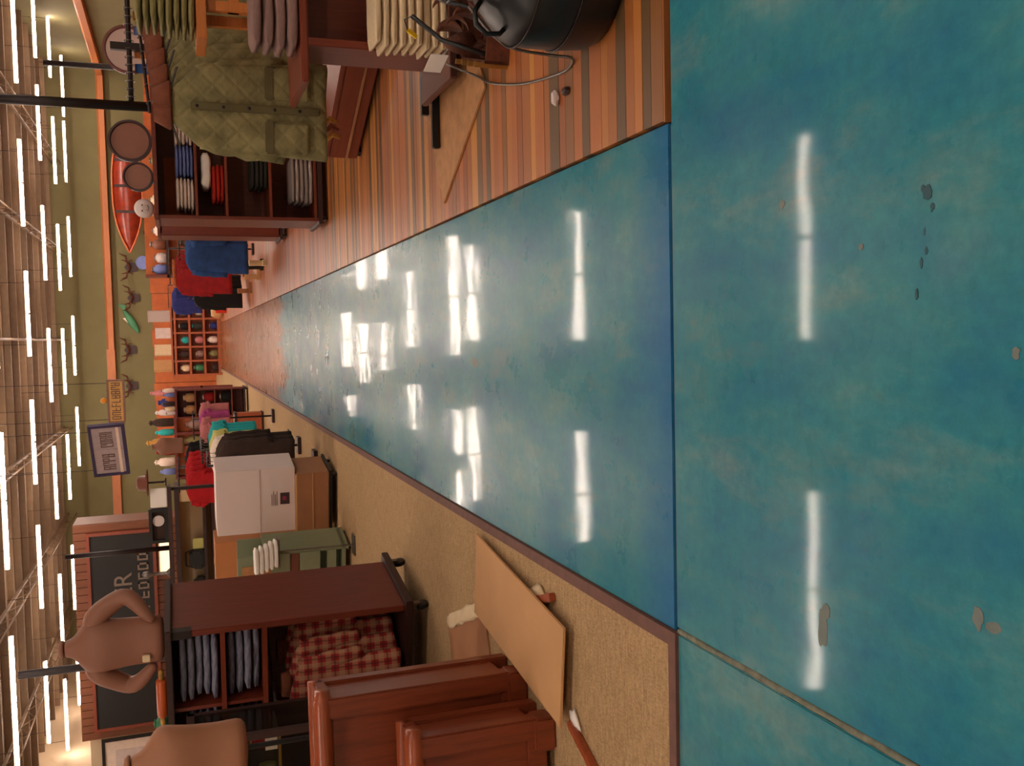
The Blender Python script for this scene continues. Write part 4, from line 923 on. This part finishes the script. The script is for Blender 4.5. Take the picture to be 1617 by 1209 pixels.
MB().tube([(0, 0, .02), (0, 0, -1.54)], .014, 8).build('stand_pole', M_BLACK, t); MB().lathe([(.16, -1.548), (.16, -1.53), (.02, -1.51)], (0, 0, 0), 20).build('stand_base', M_BLACK, t)

# ------------------------------------------------------------------ left: cabinet with jeans and plaid shirts
CAB = thing('open_cabinet', 'cherry cabinet on casters holding jeans and red plaid shirts', 'cabinet', (-1.86, 6.32, .012), R(-11.3))
MB().box(-.045, 0, 0, .74, .17, 1.70).build('end_panel', M_CHERRY, CAB, bevel=.004); MB().box(-1.30, -1.26, 0, .74, .17, 1.70).build('end_panel', M_CHERRY, CAB, bevel=.004)
MB().box(-1.26, -.045, .70, .74, .17, 1.70).build('back_panel', M_CHERRY, CAB); MB().box(-1.34, .03, -.04, .76, 1.70, 1.74).build('top_board', M_DWOOD, CAB, bevel=.005)
MB().box(-.05, .006, -.01, .05, 1.58, 1.70).build('corner_plate', M_DKMETAL, CAB)
for z in (1.40, 1.13): MB().box(-1.26, -.045, .02, .70, z-.03, z).build('shelf', M_CHERRYX, CAB)
MB().box(-.60, -.575, .04, .70, 1.13, 1.70).build('divider', M_CHERRY, CAB)
MB().box(-1.36, .05, -.05, .80, .12, .17).build('base_board', M_DWOOD, CAB, bevel=.005)
MB().tube([(-.345, .70, 1.058), (-.63, -.14, 1.058)], .010, 8).build('clothes_bar', M_STEEL, CAB)
for x in (-1.28, -.02):
    for y in (.02, .74):
        c = MB().lathe([(.012, -.018), (.045, -.015), (.045, .015), (.012, .018)], (0, 0, 0), 16, mtx=Matrix.Translation((x, y, .046)) @ Matrix.Rotation(R(80), 4, 'Y')).build('caster', M_BLACK, CAB)
        MB().box(x-.025, x+.025, y-.02, y+.02, .06, .12).build('caster_fork', M_STEEL, c)
rzc = R(-11.3)
def cabw(x, y, z): c, s = math.cos(rzc), math.sin(rzc); return (-1.86+c*x-s*y, 6.32+s*x+c*y, z)
for (lx, z, n, h, lab) in ((-.31, 1.424, 5, .050, 'washed grey jeans, upper cabinet shelf by end panel'), (-.31, 1.154, 4, .054, 'washed grey jeans, lower cabinet shelf by end panel'), (-.92, 1.424, 4, .05, 'washed grey jeans, upper cabinet shelf past divider'), (-.92, 1.154, 4, .05, 'washed grey jeans, lower cabinet shelf past divider')):
    p = cabw(lx, .30, z); stack('folded_jeans', M_DENIM, p[0], p[1], z, .46, .44, h, n, lab, 'jeans', lab.replace('washed grey jeans', 'jeans'), rzc, .02)
for i in range(4):
    p = cabw(-.445-.05*i, .40-.146*i, .97)
    shirt('plaid_shirt', M_PLAID, p, R(-4), .52, .75, .095, ['red plaid flannel shirt hung closest to the cherry end panel', 'red plaid flannel shirt hung second from the end panel', 'red plaid flannel shirt hung third from the end panel', 'red plaid flannel shirt hung farthest from the end panel'][i], 'shirt', 'red plaid shirts', i, .55, M_CORD if i in (0, 2) else None)
t = thing('rolling_pin', 'orange wooden rolling pin lying atop the plaid shirt cabinet', 'rolling pin', (-2.38, 6.62, 1.755), R(-14))
MB().lathe([(.028, -.14), (.034, -.13), (.034, .13), (.028, .14)], (0, 0, 0), 16, mtx=Matrix.Translation((0, 0, .035)) @ Matrix.Rotation(R(90), 4, 'Y')).build('roller', mat('orange_lacquer', (196, 88, 36), .4), t, smooth=True)
for s in (-1, 1): MB().lathe([(.012, 0), (.018, .03), (.014, .07)], (0, 0, 0), 10, mtx=Matrix.Translation((s*.14, 0, .035)) @ Matrix.Rotation(s*R(90), 4, 'Y')).build('handle', M_STRAW, t, smooth=True)
jar((-2.6, 6.75, 1.753), M_GREENP, .09, .05, 'small green pot atop the plaid shirt cabinet', M_GREENP, 'pot', 'pot on the cabinet'); jar((-2.72, 6.6, 1.753), M_STRAW, .1, .06, 'small straw coloured pot atop the plaid shirt cabinet', M_STRAW, 'pot', 'pot on the cabinet')
t = thing('pole_stand', 'dark thick pole rising behind the headless mannequin', 'pole', (-2.86, 9.0, .012)); MB().tube([(0, 0, 0), (0, 0, 3.0)], .036, 10).build('pole', M_DKMETAL, t, smooth=True); MB().lathe([(.22, 0), (.22, .02), (.03, .04)], (0, 0, 0), 24).build('base', M_BLACK, t)
t = thing('pole_stand', 'dark thin pole rising behind the round mirror', 'pole', (3.43, 12.8, .013)); MB().tube([(0, 0, 0), (0, 0, 3.0)], .036, 10).build('pole', M_DKMETAL, t, smooth=True); MB().lathe([(.22, 0), (.22, .02), (.03, .04)], (0, 0, 0), 24).build('base', M_BLACK, t)

# ------------------------------------------------------------------ left: dark showcase
t = thing('glass_showcase', 'dark framed glass showcase before the plaid shirt cabinet', 'showcase', (-3.40, 5.52, .012))
W = 1.13
for x in (0, W-.04):
    for y in (0, .41): MB().box(x, x+.04, y, y+.04, 0, 1.62).build('corner_post', M_DWOOD, t)
for z in (0, 1.58): MB().box(0, W, 0, .45, z, z+.045).build('frame_board', M_DWOOD, t)
MB().box(.04, W-.04, .42, .44, .04, 1.58).build('back_panel', M_DWOOD, t)
for z in (1.40, 1.12, .7):
    o = MB().box(.04, W-.04, .03, .42, z-.012, z).build('shelf', M_DWOOD, t); MB().box(.04, W-.04, .022, .03, z-.014, z+.002).build('brass_edge', M_GOLD, o)
MB().box(.04, W-.04, .008, .013, .05, 1.575).build('glass_pane', M_GLASS, t); MB().box(W-.012, W-.007, .04, .41, .05, 1.575).build('glass_pane', M_GLASS, t)
jar((-2.50, 5.75, 1.413), M_CREAM, .13, .07, 'cream jar on the top glass showcase shelf', M_PALE, 'jar', 'goods in the showcase'); jar((-2.42, 5.75, 1.133), M_REDC, .14, .04, 'red flask on the middle glass showcase shelf', M_GOLD, 'flask', 'goods in the showcase')
jar((-2.60, 5.75, 1.133), M_KHAKI, .12, .05, 'khaki jar on the middle glass showcase shelf', None, 'jar', 'goods in the showcase')
o = tag(MB().box(-.04, .04, -.003, .003, 0, .07).build('price_tag', M_WHC, loc=(-2.38, 5.62, 1.133), rz=.2), 'white tag standing in the glass showcase', 'tag')

# ------------------------------------------------------------------ left: two wooden bins
def wood_bin(label, x, y, h, D, rz):
    t = thing('wooden_bin', label, 'bin', (x, y, .012), rz); L = 1.3
    MB().box(-.10, 0, 0, .09, 0, h-.05).build('corner_post', M_BIN, t, bevel=.008); MB().box(-.09, 0, D-.08, D, 0, h-.05).build('corner_post', M_BIN, t, bevel=.008)
    MB().box(-.15, .004, -.025, .11, 0, .10).build('foot_block', M_BIN, t, bevel=.01)
    MB().box(-.05, -.015, .08, D-.07, .10, h-.06).build('end_panel', M_BIN, t)
    MB().box(-L, -.08, .03, .05, .08, h-.06).build('front_panel', M_BIN, t); MB().box(-L, -.08, D-.05, D-.03, .08, h-.06).build('rear_panel', M_BIN, t)
    MB().box(-L, -.08, .005, .03, .04, .13).build('base_rail', M_BIN, t, bevel=.005); MB().box(-L, -.1, .05, D-.05, .08, .1).build('floor_board', M_BIN, t)
    rg = []
    for i in range(22):
        x_ = .03 - (L+.02)*i/21; k = 1 if i else .8
        rg.append([(x_ + (.0), .045+.055*k*math.cos(2*math.pi*q/14), h-.04+.045*k*math.sin(2*math.pi*q/14)) for q in range(14)])
    MB().rings(rg).build('top_rail', M_BINX, t, smooth=True); MB().tube([(.0, D-.04, h-.04), (-L, D-.04, h-.04)], .035, 10).build('top_rail', M_BINX, t, smooth=True)
    MB().box(-.08, 0, .05, D-.03, h-.09, h-.03).build('end_rail', M_BIN, t, bevel=.008)
wood_bin('tall brown wooden bin with thick rounded rail on the carpet', -1.685, 4.36, 1.05, .36, R(4))
wood_bin('low brown wooden bin with thick rounded rail before the taller one', -1.78, 3.99, .70, .30, R(4))

# ------------------------------------------------------------------ left: boards and wrappings on the carpet
d1 = Vector((-.59, -1.18)); L_ = 1.31
o = MB().box(0, .47, -1.315, 0, 0, .012).build('flat_board', M_CARD, loc=(-1.585, 5.08, .045), rz=R(-7), bevel=.003); tag(o, 'smooth tan panel lying flat on carpet beside the bins', 'board')
o.rotation_euler = (R(-.6), R(.5), R(-7))
PB = [(-1.87, 5.79), (-1.55, 5.01), (-2.20, 4.77), (-2.42, 5.30), (-2.09, 5.44), (-2.09, 5.70)]
o = MB().rings([[(x+1.87, y-5.79, 0) for x, y in PB], [(x+1.87, y-5.79, .010) for x, y in PB]]).build('flat_board', M_CARD2, loc=(-1.87, 5.79, .0125)); tag(o, 'rough brown panel lying under the smooth tan one', 'board')
def wrap(pts, label, seed, m=None):
    rg = []
    for i, p in enumerate(pts):
        rg.append([Vector(p) + Vector((.035*math.cos(a)*(1+.9*noise.noise((i*1.7, a*2, seed))), .035*math.cos(a)*(1+.9*noise.noise((a*2, i*1.3, seed))), .010+.010*math.sin(a)*(1+.9*noise.noise((i*2.3, a*2, seed))))) for a in [2*math.pi*k/9 for k in range(9)]])
    tag(MB().rings(rg).build('paper_wrapping', m or M_CREAM, smooth=True), label, 'wrapping')
wrap([(-1.845+.038*i, 5.76-.093*i, .013) for i in range(8)], 'crumpled pale wrapping along the edge of the brown panel', 1)
wrap([(-1.28+.02*i, 4.22-.05*i, .012) for i in range(4)], 'crumpled pale wrapping peeking out under the tan panel edge', 2, M_CREAM)
wrap([(-1.70+.01*i, 3.74-.03*i, .012) for i in range(3)], 'crumpled white wrapping at the near corner of the tan panel', 3, M_WHITE)
o = tag(MB().box(-.02, .02, -.12, .12, 0, .03).build('wood_batten', M_BINX, loc=(-1.24, 4.05, .013), rz=R(18), bevel=.004), 'short red brown batten under the tan panel edge', 'batten')
o = tag(MB().box(-.02, .02, -.22, .22, 0, .03).build('wood_batten', M_BINX, loc=(-1.80, 3.55, .013), rz=R(-22), bevel=.004), 'longer red brown batten on the carpet by the white wrapping', 'batten')
